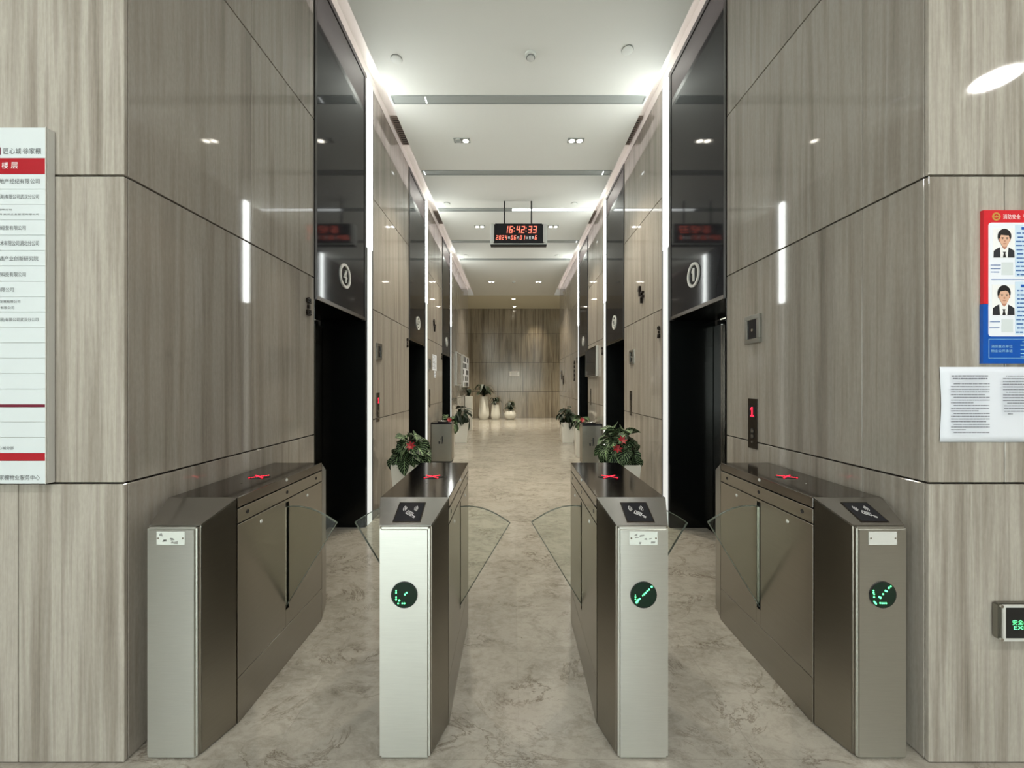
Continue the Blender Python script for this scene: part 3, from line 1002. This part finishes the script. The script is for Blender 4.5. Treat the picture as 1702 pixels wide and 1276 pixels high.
turnstile(-.430, 'steel turnstile with card reader and broken green arrow of scattered dots, no nameplate', A2)
turnstile(.525, 'steel turnstile with card reader, thin diagonal green arrow and taped shiny nameplate', A3, True, 'shiny')
turnstile(1.480, 'steel turnstile against stone wall with fullest green arrow and riveted dull nameplate', A4, True, 'dull', 1)

# ------------------------------------------------------------------ call panels and key boxes beside elevators
CALLS = [(on_right, 2.63, 1.23, .098, .34, 'dark elevator call panel with red digit, beside the turnstiles, fire board side', True),
         (on_left, 4.40, 1.235, .09, .33, 'dark call panel with red digit between two elevators, directory sign side', True),
         (on_right, 5.33, 1.235, .09, .34, 'dark unlit call panel above the nearer zebra plant, fire board side', False),
         (on_left, 7.16, 1.235, .09, .33, 'dark unlit call panel below the wall papers, directory sign side', False),
         (on_right, 8.05, 1.235, .09, .34, 'dark unlit call panel below the wall screen', False)]
for fn, y, z, wd, h, lab, lit in CALLS:
    o = thing('call_panel', lab, 'panel', fn(y, z, .0005), 'elevator call panels')
    box('face_plate', M['dark_steel'], -wd / 2, wd / 2, -h / 2, h / 2, 0, .006, o, bevel=.0015)
    box('floor_display', M['black_glass'], -wd * .36, wd * .36, h * .12, h * .36, .006, .0075, o)
    if lit:
        mb = MB()
        mb.box(-.006, .006, h * .16, h * .33, .0076, .009)
        mb.box(-.018, .018, h * .14, h * .165, .0076, .009)
        mb.prism([(-.006, h * .33), (-.006, h * .295), (-.019, h * .27), (-.019, h * .29)], .0076, .009)
        mb.build('red_digit', M['red_led'], o)
    for yy in (-.05, -.085):
        MB().ring(0, yy, .013, .019, .006, .009, 20).build('button_ring', M['black'], o)
        MB().disc(0, yy, .0125, .006, .0085, 20).build('call_button', M['mirror_steel'], o)
    MB().disc(0, -.125, .008, .006, .010, 14).build('key_switch', M['mirror_steel'], o)
BOXES = [(on_right, 2.62, 1.872, 'framed steel switch box on stone above the red digit call panel, beside the turnstiles'),
         (on_left, 4.42, 1.87, 'framed steel switch box on stone above the red digit call panel, directory sign side'),
         (on_right, 5.28, 1.87, 'framed steel switch box on stone above the nearer zebra plant, fire board side'),
         (on_left, 7.15, 1.87, 'framed steel switch box on stone beside the wall papers')]
for fn, y, z, lab in BOXES:
    o = thing('switch_box', lab, 'box', fn(y, z, .0005), 'steel switch boxes')
    a, b = .08, .095
    MB().box(-a, a, -b, -b + .03, 0, .018).box(-a, a, b - .03, b, 0, .018).box(-a, -a + .03, -b + .03, b - .03, 0, .018).box(a - .03, a, -b + .03, b - .03, 0, .018).build('frame', M['steel_bin'], o, bevel=.002)
    box('cover_glass', M['black_glass'], -a + .03, a - .03, -b + .03, b - .03, 0, .010, o)
    MB().disc(.0, -.005, .010, .010, .016, 14).build('key_switch', M['mirror_steel'], o)

# ------------------------------------------------------------------ directory sign at the left
PX = 1.495 / F
SY = 1.495


def sx(px):
    return (px - CX) * PX


def sz(py):
    return EYE - (py - CY) * PX


o = thing('directory_sign', 'tall white tenant directory board with red bands mounted on stone', 'sign', on_front(0, 0, SY))
x0, x1 = sx(-210), sx(75.5)
box('backboard', M['silver'], x0 - .01, x1 + .004, sz(803.5), sz(212), -.0275, -.006, o)
prof = [(sx(75.8), -.0275)]
for k in range(7):
    a = R(90 - 90 * k / 6)
    prof.append((sx(77) + (sx(74.5) - sx(63)) * math.cos(a) * .0 + (-1.8145 - sx(77)) * math.cos(a), -.0275 + .0295 * math.sin(a)))
prof = [(sx(75.8), -.0275), (sx(75.8), .002)] + prof[1:]
Tp = Matrix(((1, 0, 0, 0), (0, 0, 1, 0), (0, 1, 0, 0), (0, 0, 0, 1)))
MB().prism([(px, pz) for px, pz in prof], sz(804), sz(211), Tp).build('edge_profile', M['silver'], o, smooth=True)
ROWSP = [(212, 262.5, 'sign_white'), (263, 289, 'red')] + [(a, b, 'sign_white') for a, b in zip([289.5, 314.5, 340, 365.5, 391, 416.5, 442.2, 467.7, 493.3, 518.8, 544.3, 570, 595.5, 621, 646.6],
                                                                                             [313.8, 339.3, 364.8, 390.3, 415.8, 441.4, 467, 492.6, 518, 543.6, 569.2, 594.8, 620.3, 646, 671.5])]
ROWSP += [(672, 676.3, 'dark_red'), (677, 700.6, 'sign_white'), (701.4, 726, 'sign_white'), (726.8, 752.6, 'sign_white'), (753, 765.6, 'red'), (766, 803.5, 'sign_white')]
TXT = {0: [('匠心城·徐家棚', 6, 68, 256, 246)], 1: [('楼', 3, 14, 280.5, 269.5), ('层', 18.5, 30, 280.5, 269.5)], 2: [('地产经纪有限公司', -1, 66, 305.5, 297)], 3: [('上海)有限公司武汉分公司', -6, 65, 331.5, 323)],
       4: [('科技有限公司', -16, 20, 349.8, 347), ('有限公司 武汉企业管理有限公司', -20, 65, 357.5, 354.5)], 5: [('源经营有限公司', -5, 43, 382.5, 375)], 6: [('技术有限公司湖北分公司', -6, 65, 408.5, 400)], 7: [('通产业创新研究院', -1, 64, 433.5, 425.5)],
       8: [('保科技有限公司', -5, 43, 460, 452)], 9: [('有限公司', -5, 23, 485, 477.5)], 10: [('拓发展有限公司', -6, 34, 503.5, 498.8), ('管有限公司', -5, 24, 513.5, 509)], 11: [('发展(集团)有限公司武汉分公司', -20, 64, 535, 528)],
       20: [('心城分部', -2, 23, 747, 741.5)], 22: [('家棚物业服务中心', -1, 67, 797.5, 789)]}
for i, (a, b, m) in enumerate(ROWSP):
    r = box('directory_row', M[m], x0, x1, sz(b), sz(a), -.0058, 0, o)
    if i in TXT:
        mb = MB()
        for s, a0, a1, b0, b1 in TXT[i]:
            add_text(mb, s, sx(a0), sx(a1), sz(b0), sz(b1), .0006)
        mb.build('lettering', M['print_white'] if m == 'red' else M['ink'], r)
        if i == 0:
            MB().box(sx(-9), sx(1.2), sz(257), sz(255.6), .0003, .001).box(sx(-9), sx(1.2), sz(246.4), sz(245), .0003, .001).box(sx(0), sx(1.2), sz(255.6), sz(246.4), .0003, .001).build('logo_square', M['dark_red'], r)

# ------------------------------------------------------------------ fire safety board and notice at the right
BY = 1.512
PB = BY / F


def bx(px):
    return (px - CX) * PB


def bz(py):
    return EYE - (py - CY) * PB


o = thing('fire_safety_board', 'red and blue fire safety notice board with two portrait photos, mounted on stone', 'board', on_front(0, 0, BY))
XE = 1850
box('upper_board', M['poster_red'], bx(1635), bx(XE), bz(505), bz(349), -.0115, 0, o)
box('lower_board', M['poster_blue'], bx(1634), bx(XE), bz(604), bz(505.2), -.0115, 0, o)


def rounded(x0, x1, y0, y1, r, n=5):
    out = []
    for cx, cy, a0 in ((x1 - r, y1 - r, 0), (x0 + r, y1 - r, 90), (x0 + r, y0 + r, 180), (x1 - r, y0 + r, 270)):
        out += [(cx + r * math.cos(R(a0 + 90 * k / n)), cy + r * math.sin(R(a0 + 90 * k / n))) for k in range(n + 1)]
    return out


pn = MB().prism(rounded(bx(1642.5), bx(XE - 8), bz(559), bz(370), .012), .0002, .001).build('white_panel', M['poster_white'], o)
pb = MB()
pb.box(bx(1686.5), bx(XE - 12), bz(460), bz(374), .0011, .0014)
pb.box(bx(1686.5), bx(XE - 12), bz(556), bz(468), .0011, .0014)
pb.build('pale_field', M['poster_sky'], o)
box('divider_line', M['line_blue'], bx(1647), bx(XE - 14), bz(465.2), bz(464), .0011, .0016, o)
random.seed(11)
mb = MB()
for base, rows in ((386.5, 11), (482, 11)):
    for k in range(rows):
        yy = base + k * 6.9
        x = 1687.5 + random.uniform(0, 3)
        while x < XE - 16:
            wdt = random.uniform(3, 11)
            mb.box(bx(x), bx(min(x + wdt, XE - 14)), bz(yy + 2.2), bz(yy), .0015, .0018)
            x += wdt + random.uniform(.8, 2)
for yy, xs, xe in ((440, 1646, 1661), (446, 1646, 1661), (451.5, 1646, 1660), (534, 1645, 1660), (544, 1644, 1659)):
    x = xs
    while x < xe:
        mb.box(bx(x), bx(x + 1.8), bz(yy + 1.4), bz(yy), .0015, .0018)
        x += 2.4
mb.build('small_print', M['line_blue'], o)
MB().box(bx(1697), bx(1725), bz(382), bz(377.5), .0015, .0018).box(bx(1696), bx(1725), bz(477.5), bz(473), .0015, .0018).build('heading_bar', M['poster_blue'], o)


def portrait(px0, px1, py0, py1, kind):
    p = box('portrait_photo', M['print_white'], bx(px0), bx(px1), bz(py1), bz(py0), .0011, .0018, o)
    wd, ht = px1 - px0, py1 - py0
    q = lambda u, v: (bx(px0 + u * wd), bz(py0 + v * ht))

    def poly(name, pts, m, z):
        MB().prism([q(u, v) for u, v in pts], z, z + .0002).build(name, m, p)

    def ell(name, u, v, ru, rv, m, z, n=20):
        poly(name, [(u + ru * math.cos(2 * math.pi * i / n), v + rv * math.sin(2 * math.pi * i / n)) for i in range(n)], m, z)
    poly('suit', [(.02, .99), (.03, .77), (.17, .69), (.32, .64), (.5, .80), (.68, .64), (.84, .70), (.97, .77), (.98, .99)], M['suit'], .0019)
    poly('shirt', [(.34, .99), (.31, .645), (.40, .60), (.62, .60), (.70, .645), (.66, .99)], M['print_white'], .0022)
    poly('tie', [(.44, .80), (.58, .80), (.55, .86), (.59, .99), (.44, .99), (.48, .86)], M['hair'], .0025)
    poly('neck', [(.38, .52), (.66, .52), (.62, .65), (.52, .72), (.42, .65)], M['skin_dark'], .0025)
    ell('hair', .51, .27, .29 if kind else .31, .25, M['hair'], .0028)
    ell('face', .515, .385, .215, .25, M['skin'], .0031)
    poly('fringe', [(.27, .34), (.26, .20), (.38, .09), (.62, .07), (.76, .20), (.76, .34), (.71, .25), (.58, .20) if kind else (.6, .25), (.34, .23)], M['hair'], .0034)
    for u in (.41, .62):
        ell('eye', u, .365, .045, .012, M['hair'], .0034, 8)
        ell('brow', u, .325, .06, .010, M['hair'], .0034, 8)
    ell('nose', .515, .44, .04, .035, M['skin_dark'], .0034, 10)
    ell('mouth', .515, .525, .085, .018, M['skin_dark'], .0034, 10)
    for u in (.285, .745):
        ell('ear', u, .40, .03, .06, M['skin_dark'], .0030, 8)


portrait(1649.5, 1686, 379.5, 428.5, 0)
portrait(1648, 1686, 473, 524, 1)
for q0, q1 in ((436, 457), (530, 552)):
    box('print_field', M['sign_white'], bx(1664), bx(1683), bz(q1), bz(q0), .0011, .0015, o)
mb = MB()
add_text(mb, '消防安全', bx(1667), bx(1696), bz(364.3), bz(356), .0006)
add_text(mb, '“', bx(1700), bx(1704), bz(360), bz(356), .0006)
mb.build('header_lettering', M['print_white'], o)
MB().ring(bx(1655.5), bz(360), .010, .0165, .0003, .0012, 20).build('emblem_ring', M['gold'], o)
MB().box(bx(1649), bx(1662.5), bz(361), bz(359.6), .0012, .0016).prism([(bx(1655.5) + .007 * math.sin(2 * math.pi * k / 10) * (1 if k % 2 == 0 else .45), bz(360) + .007 * math.cos(2 * math.pi * k / 10) * (1 if k % 2 == 0 else .45)) for k in range(10)], .0012, .0017).build('emblem', M['gold'], o)
mb = MB()
add_text(mb, '消防重点单位', bx(1647), bx(1682.5), bz(578), bz(573), .0006)
add_text(mb, '物业公开承诺', bx(1647), bx(1682.5), bz(585.5), bz(580.5), .0006)
mb.build('footer_lettering', M['text_pale'], o)
MB().box(bx(1643), bx(1643.6), bz(595.5), bz(563), .0003, .001).box(bx(1643), bx(XE - 8), bz(563.7), bz(563), .0003, .001).box(bx(1643), bx(XE - 8), bz(595.5), bz(594.8), .0003, .001).build('footer_outline', M['text_pale'], o)
mb = MB()
for k, yy in enumerate((567, 573, 580, 586.5, 592)):
    mb.box(bx(1696 if k else 1699), bx(XE - 14), bz(yy + 1.4), bz(yy), .0003, .001)
mb.build('footer_print', M['text_pale'], o)

# white paper notice
o = thing('paper_notice', 'white two column printed paper notice taped to stone below the fire safety board', 'notice', on_front(0, 0, BY))
v, f = [], []
n = 12
for i in range(n + 1):
    for j in range(n + 1):
        u, t = i / n, j / n
        curl = .002 * max(0, 1 - u * 6) * math.sin(math.pi * t) + .003 * math.exp(-((u - .36) / .02) ** 2)
        xL = 1566.5 + 1.5 * math.sin(math.pi * t) ** 2
        v.append((bx(xL + (1850 - xL) * u), bz(735 - 125.5 * t), -.010 + curl))
for i in range(n):
    for j in range(n):
        a = i * (n + 1) + j
        f.append((a, a + n + 1, a + n + 2, a + 1))
sh = MB().add(v, f)
po = sh.build('sheet', M['paper'], o, smooth=True)
sm = po.modifiers.new('thickness', 'SOLIDIFY')
sm.thickness = .0006
mb = MB()
random.seed(5)


def print_line(xs, xe, yy, h=1.5):
    x = xs
    while x < xe:
        wdt = random.uniform(1.2, 6)
        mb.box(bx(x), bx(min(x + wdt, xe)), bz(yy + h), bz(yy), .0004, .0007)
        x += wdt + random.uniform(.3, .9)


print_line(1581.5, 1642, 623.5, 2.2)
print_line(1583.5, 1641, 628, 2.2)
yy, para = 637, [5, 3, 3, 4, 3, 1]
for nl in para:
    for k in range(nl):
        print_line(1585 if k == 0 else 1580.5, (1644.5 if k < nl - 1 or nl == 1 else random.uniform(1592, 1640)), yy)
        yy += 4.49
yy = 624
for nl, st in ((6, 1667), (4, 1667), (4, 1669), (1, 1670)):
    for k in range(nl):
        print_line(st + (5 if k == 0 else 0), (1740 if nl > 1 else 1683), yy)
        yy += 4.5
mb.build('printed_lines', M['grey_ink2'], o)['kind'] = 'stuff'

# exit sign box
o = thing('exit_sign', 'low steel framed emergency exit sign with green letters on black, on stone', 'sign', on_front(2.0725, .574, FY))
hw, hh = .178, .070
box('housing', M['steel_bin'], -hw, hw, -hh, hh, .0005, .028, o, bevel=.006, seg=2)
MB().box(-hw + .008, hw - .0, hh - .010, hh, .0282, .033).box(-hw + .008, hw, -hh, -hh + .010, .0282, .033).box(-hw + .008, -hw + .018, -hh + .010, hh - .010, .0282, .033).box(hw - .010, hw, -hh + .010, hh - .010, .0282, .033).build('frame', M['silver'], o)
box('screen', M['black'], -hw + .018, hw - .010, -hh + .010, hh - .010, .0282, .030, o)
mb = MB()
add_text(mb, '安全出口', -.131, -.048, -.008, .011, .0305)
add_text(mb, 'EXIT', -.1255, -.062, -.0265, -.0125, .0305)
mb.build('lettering', M['green_led'], o)
mb = MB()
mb.disc(.075, .034, .008, .030, .0305, 12).prism([(.062, .022), (.088, .022), (.082, -.01), (.098, -.036), (.088, -.04), (.074, -.016), (.056, -.036), (.046, -.03), (.064, -.006)], .030, .0305).build('running_figure', M['green_led'], o)
for s in (-1, 1):
    MB().disc(-hw + .004, s * (hh - .006), .006, .028, .034, 10).build('corner_screw', M['mirror_steel'], o)


# ------------------------------------------------------------------ plants
def leaf_mesh(name, m, L=.2, W=.095, droop=.5, cup=.25, nu=7, nv=4):
    me = bpy.data.meshes.new(name)
    bm = bmesh.new()
    uvl = bm.loops.layers.uv.new('uv')
    rows = []
    for i in range(nu + 1):
        u = i / nu
        wd = W / 2 * (math.sin(math.pi * min(1, u * 1.02) ** .8) ** .75 if 0 < u < 1 else 0.02)
        row = []
        for j in range(nv + 1):
            t = j / nv - .5
            x = L * u * (1 - .12 * droop * u * u)
            z = -droop * L * .55 * u * u + cup * abs(t) * wd * 2
            row.append((bm.verts.new((x, t * 2 * wd, z)), u, j / nv))
        rows.append(row)
    for i in range(nu):
        for j in range(nv):
            q = (rows[i][j], rows[i + 1][j], rows[i + 1][j + 1], rows[i][j + 1])
            fc = bm.faces.new([a[0] for a in q])
            fc.smooth = True
            for lp, a in zip(fc.loops, q):
                lp[uvl].uv = (a[1], a[2])
    bm.to_mesh(me)
    bm.free()
    me.materials.append(m)
    return me


LEAVES = [leaf_mesh('leaf', M['leaf'], .19, .145, .8), leaf_mesh('leaf', M['leaf'], .17, .13, 1.1), leaf_mesh('leaf', M['leaf'], .20, .14, .5)]
PLAIN = [leaf_mesh('leaf', M['leaf_plain'], .26, .09, .6), leaf_mesh('leaf', M['leaf_plain'], .22, .075, 1.0)]
BRACT = leaf_mesh('bract', M['bract'], .085, .035, .3, .2, 5, 2)


def plant(name, label, x, y, pot_h, pot_w, leaves, n, seed, spread, height, scale=1.0, red=0, squash=(-9, 9), square=True, plain_tall=False):
    o = thing(name, label, 'plant', Matrix.Translation((x, y, 0)), 'potted plants along the corridor')
    rnd = random.Random(seed)
    a, b = pot_w / 2, pot_w / 2 * .78
    v = [(-b, -b, 0), (b, -b, 0), (b, b, 0), (-b, b, 0), (-a, -a, pot_h), (a, -a, pot_h), (a, a, pot_h), (-a, a, pot_h)]
    c = a - .018
    v += [(-c, -c, pot_h), (c, -c, pot_h), (c, c, pot_h), (-c, c, pot_h), (-c, -c, pot_h - .05), (c, -c, pot_h - .05), (c, c, pot_h - .05), (-c, c, pot_h - .05)]
    f = [(3, 2, 1, 0)] + [(i, (i + 1) % 4, 4 + (i + 1) % 4, 4 + i) for i in range(4)] + [(4 + i, 4 + (i + 1) % 4, 8 + (i + 1) % 4, 8 + i) for i in range(4)]
    f += [(8 + i, 8 + (i + 1) % 4, 12 + (i + 1) % 4, 12 + i) for i in range(4)] + [(12, 13, 14, 15)]
    MB().add(v, f).build('pot', M['pot'], o, bevel=.006, seg=2)
    box('soil', M['soil'], -c + .001, c - .001, -c + .001, c - .001, pot_h - .0495, pot_h - .03, o)
    st = MB()
    for i in range(n):
        az = 2.399963 * i + rnd.uniform(-.4, .4)
        k = i / max(1, n - 1)                      # 0 lowest and outermost, 1 top
        rad = spread * (.30 + .70 * (1 - k) ** .7) * rnd.uniform(.45, .8)
        z = pot_h + .03 + height * (.12 + .88 * k) * rnd.uniform(.55, .85)
        px, py = rad * math.cos(az), rad * math.sin(az)
        px = max(squash[0], min(squash[1], px))
        pitch = R(-72 + 88 * k + rnd.uniform(-15, 15))
        me = rnd.choice(leaves)
        s = scale * rnd.uniform(.8, 1.15)
        T = Matrix.Translation((px, py, z)) @ Matrix.Rotation(az + rnd.uniform(-.9, .9), 4, 'Z') @ Matrix.Rotation(-pitch, 4, 'Y') @ Matrix.Rotation(rnd.uniform(-.8, .8), 4, 'X') @ Matrix.Scale(s, 4)
        # keep clear of the wall
        tip = T @ Vector((.22, 0, 0))
        if not (squash[0] - .02 < tip.x < squash[1] + .02):
            az2 = math.pi - az
            T = Matrix.Translation((px, py, z)) @ Matrix.Rotation(az2 * .5 - R(45), 4, 'Z') @ Matrix.Rotation(-pitch, 4, 'Y') @ Matrix.Scale(s, 4)
            tip = T @ Vector((.22, 0, 0))
            if not (squash[0] - .05 < tip.x < squash[1] + .05):
                T = Matrix.Translation((px * .5, py, z)) @ Matrix.Rotation(R(-90), 4, 'Z') @ Matrix.Rotation(-pitch, 4, 'Y') @ Matrix.Scale(s, 4)
        link('leaf', me, o, T)
        p = T.translation
        st.tube([(p.x * .15, p.y * .15, pot_h - .04), (p.x * .55, p.y * .55, (pot_h + p.z) / 2 + .03), tuple(p)], .0035, 5)
    st.build('stems', M['stem'], o)
    for q in range(red):
        az = R([-75, -110, -20][q % 3])
        zc = pot_h + height * (.62 - .2 * q)
        c0 = Vector((.07 + (-.05 if q else 0) - (.1 if x > 0 else 0), -.22, zc))
        fl = None
        bm_ = MB()
        fl = bpy.data.objects.new('flower', None)
        COL.objects.link(fl)
        fl.parent = o
        fl.matrix_basis = Matrix.Translation(c0) @ Matrix.Rotation(R(55), 4, 'X') @ Matrix.Scale(.75, 4)
        for k in range(7):
            link('bract', BRACT, fl, Matrix.Rotation(k * 2 * math.pi / 7, 4, 'Z') @ Matrix.Rotation(R(-25), 4, 'Y'))
    return o


plant('potted_plant', 'zebra leaved plant with white veins in white pot, behind turnstile, near elevator 5', -1.225, 4.62, .566, .36, LEAVES, 90, 3, .25, .36, .92, 1, (-.20, .30))
plant('potted_plant', 'bushy white veined plant with red flower in white pot, near elevator 2', 1.285, 4.62, .566, .40, LEAVES, 100, 8, .27, .46, .95, 2, (-.30, .24))
plant('potted_plant', 'leafy green plant behind the steel bin on the directory sign side', -1.33, 7.95, .60, .30, LEAVES, 34, 21, .22, .28, .9, 1, (-.14, .30))
plant('potted_plant', 'leafy plant with red flower behind the steel bin on the fire board side', 1.44, 7.95, .60, .30, LEAVES, 34, 22, .22, .28, .9, 1, (-.30, .14))
plant('potted_plant', 'dark broad leaved plant in tall white pot at corridor end on directory sign side', -1.30, 9.95, .52, .38, PLAIN, 44, 31, .30, .46, 1.05, 0, (-.16, .32))
plant('potted_plant', 'dark broad leaved plant in tall white pot at corridor end on fire board side', 1.43, 9.95, .52, .36, PLAIN, 46, 37, .30, .46, 1.05, 0, (-.32, .14))

# vases at the end wall
LEAF_FAR = M['leaf_dark']


def far_foliage(o, kind, z0, seed, spread, height, n):
    rnd = random.Random(seed)
    mb = MB()
    for i in range(n):
        az = 2.399963 * i + rnd.uniform(-.3, .3)
        ln = spread * rnd.uniform(.6, 1.1)
        h = height * rnd.uniform(.35, 1.0)
        pts = []
        for k in range(6):
            t = k / 5
            pts.append(Vector((ln * t * math.cos(az), ln * t * math.sin(az), z0 + h * math.sin(math.pi * min(.95, .1 + t * .72)))))
        side = Vector((-math.sin(az), math.cos(az), 0))
        wv = [.012, .045, .06, .055, .035, .004] if kind != 'frond' else [.008, .05, .075, .07, .05, .006]
        v, f = [], []
        for p, ww in zip(pts, wv):
            v += [p - side * ww, p + Vector((0, 0, .012)), p + side * ww]
        for k in range(5):
            a = 3 * k
            f += [(a, a + 3, a + 4, a + 1), (a + 1, a + 4, a + 5, a + 2)]
        mb.add(v, f)
    fo = mb.build('foliage', LEAF_FAR, o, smooth=True)
    fo['kind'] = 'stuff'


for lab, x, prof, fz, sp, hh, n, kind, seed in (
        ('tall white tapered floor vase with arching palm leaves by end wall', -1.19, [(.15, 0), (.19, .05), (.225, .16), (.22, .3), (.165, .97), (.15, .97), (.15, .9)], .95, .48, .62, 26, 'frond', 5),
        ('middle sized white tapered floor vase with low dark plant by end wall', -.70, [(.13, 0), (.17, .05), (.195, .14), (.19, .25), (.15, .63), (.135, .63), (.135, .57)], .60, .28, .40, 20, 'leaf', 6),
        ('round white bowl planter with notched rim and spiky plant by end wall', -.08, [(.12, 0), (.2, .05), (.245, .17), (.24, .26), (.19, .37), (.17, .37), (.17, .31)], .33, .30, .48, 22, 'leaf', 7)):
    o = thing('floor_vase', lab, 'vase', Matrix.Translation((x, 16.35, 0)), 'white vases at the end wall')
    MB().lathe(prof, 32).build('vase_body', M['pot'], o, smooth=True)
    far_foliage(o, kind, fz - .06, seed, sp, hh, n)

# pedestal planter at the far end of the corridor
o = thing('pedestal_planter', 'tall cream square planter with dark foliage past the display boards', 'planter', Matrix.Translation((-1.41, 12.6, 0)))
box('pedestal', M['pot'], -.115, .115, -.12, .12, 0, 1.1, o, bevel=.005)
far_foliage(o, 'leaf', 1.06, 15, .10, .28, 16)

# ------------------------------------------------------------------ litter bins
for side, x0, x1, y0, lab in (('l', -1.525, -1.14, 7.26, 'between the elevators on the directory sign side'), ('r', 1.285, 1.64, 7.02, 'between the elevators on the fire board side')):
    xc, hw = (x0 + x1) / 2, (x1 - x0) / 2
    o = thing('litter_bin', 'square steel litter bin %s' % lab, 'bin', Matrix.Translation((xc, y0, 0)), 'steel litter bins')
    box('base', M['black'], -hw + .01, hw - .01, .01, .27, 0, .04, o)
    box('body', M['steel_bin'], -hw, hw, 0, .28, .04, .74, o, bevel=.004)
    box('top_plate', M['black_glass'], -hw - .003, hw + .003, -.003, .283, .74, .775, o, bevel=.003)
    MB().lathe([(.09, .775), (.1, .79), (.095, .795), (.08, .785), (.002, .783)], 24).build('ashtray', M['mirror_steel'], o, Matrix.Translation((0, .14, 0)), smooth=True)
    sgn = 1 if side == 'l' else -1
    box('side_door', M['steel_shaded'], (hw if side == 'l' else -hw - .004), (hw + .004 if side == 'l' else -hw), .02, .26, .08, .70, o)
    T = frame((1, 0, 0), (0, 0, 1), (0, 0, 0))
    mb = MB()
    mb.disc(.02, .50, .014, .0005, .0012, 12)
    mb.prism([(.008, .48), (.034, .48), (.034, .43), (.036, .37), (.026, .37), (.022, .42), (.016, .37), (.006, .37), (.010, .43)], .0005, .0012)
    mb.prism([(.008, .478), (-.022, .455), (-.026, .463), (.010, .482)], .0005, .0012)
    mb.prism([(-.055, .42), (-.022, .42), (-.026, .37), (-.051, .37)], .0005, .0012)
    mb.build('litter_symbol', M['ink_dark'], o, T)

# ------------------------------------------------------------------ boards and papers on the far walls
o = thing('paper_sheet', 'white printed paper on stone between elevators 5 and 6', 'notice', on_left(7.62, 1.925, .0005), 'papers between elevators 5 and 6')
box('sheet', M['paper'], -.2, .2, -.16, .15, 0, .002, o)
random.seed(2)
mb = MB()
for k in range(10):
    for q in range(3):
        x = -.17 + q * .12
        mb.box(x, x + random.uniform(.04, .09), .12 - k * .027, .13 - k * .027, .0022, .0026)
mb.build('printed_lines', M['ink'], o)['kind'] = 'stuff'
o = thing('paper_sheet', 'small white paper below the larger printed paper between elevators 5 and 6', 'notice', on_left(7.66, 1.69, .0005), 'papers between elevators 5 and 6')
box('sheet', M['paper'], -.1, .1, -.065, .065, 0, .002, o)
MB().box(-.07, .07, .02, .03, .0022, .0026).box(-.07, .05, -.01, .0, .0022, .0026).box(-.07, .06, -.04, -.03, .0022, .0026).build('printed_lines', M['ink'], o)['kind'] = 'stuff'
o = thing('end_wall_plaque', 'small white plaque with fine print on the end wall', 'plaque', on_front(.107, 1.955, 17.1))
box('plate', M['print_white'], -.22, .22, -.105, .105, .0005, .012, o, bevel=.002)
mb = MB()
for k in range(5):
    mb.box(-.17, .17 - .03 * (k % 3), .055 - k * .03, .066 - k * .03, .0122, .013)
mb.build('fine_print', M['grey'], o)


def display_board(label, fn, y, z, hw, hh, art):
    o = thing('display_board', label, 'board', fn(y, z, .0005), 'display boards on the far walls')
    box('backing', M['silver'], -hw, hw, -hh, hh, 0, .03, o, bevel=.002)
    MB().box(-hw, hw, hh - .025, hh, .0302, .045).box(-hw, hw, -hh, -hh + .025, .0302, .045).box(-hw, -hw + .025, -hh + .025, hh - .025, .0302, .045).box(hw - .025, hw, -hh + .025, hh - .025, .0302, .045).build('frame', M['silver'], o)
    box('face', art, -hw + .026, hw - .026, -hh + .026, hh - .026, .0302, .034, o)
    return o


o = display_board('glossy silver framed blank board on stone just past elevator 6', on_left, 10.9, 1.92, .48, .46, M['stone'])  # stone on the face paints in the wall mirrored by the gloss
o = display_board('display board of grey photo squares on stone at the corridor end', on_left, 12.5, 1.90, .8, .50, M['paper'])
random.seed(9)
for r in range(5):
    for c in range(6):
        box('photo_square', random.choice([M['ink'], M['ink_dark'], M['grey'], M['paper']]), -.7 + c * .24, -.7 + c * .24 + .19, -.5 + r * .2, -.5 + r * .2 + .15, .034, .036, o)
o = thing('wall_screen', 'dark wall mounted screen in silver frame between elevators 2 and 3', 'screen', on_right(7.85, 1.94, .0005))
box('screen_body', M['silver'], -.5, .5, -.29, .29, 0, .05, o, bevel=.003)
box('screen_glass', M['black_glass'], -.47, .47, -.26, .26, .05, .053, o)
MB().box(-.5, .5, .262, .29, .0502, .058).box(-.5, .5, -.29, -.262, .0502, .058).box(-.5, -.472, -.262, .262, .0502, .058).box(.472, .5, -.262, .262, .0502, .058).build('screen_frame', M['dark_steel'], o)
mb = MB()
for k, ch in enumerate('消火栓箱内'):
    add_text(mb, ch, -.04, .04, .12 - k * .11, .21 - k * .11, .01, .018)
tag(mb.build('vertical_lettering', M['glyph'], None, on_right(10.15, 1.9, .001)), 'long column of dark raised characters on stone just past elevator 3', 'sign')
o = thing('restroom_symbol_sign', 'pair of dark raised restroom symbols on stone at the corridor end', 'sign', on_right(12.5, 1.72, .001))
for k, (px, pz) in enumerate(((-.22, .09), (.18, -.08))):
    mb = MB()
    mb.disc(px, pz + .10, .04, 0, .02, 12)
    mb.prism([(px - .06, pz + .05), (px + .06, pz + .05), (px + (.09 if k else .05), pz - .10), (px - (.09 if k else .05), pz - .10)], 0, .02)
    mb.box(px - .035, px - .01, pz - .16, pz - .10, 0, .02).box(px + .01, px + .035, pz - .16, pz - .10, 0, .02)
    mb.build('figure_symbol', M['glyph'], o)
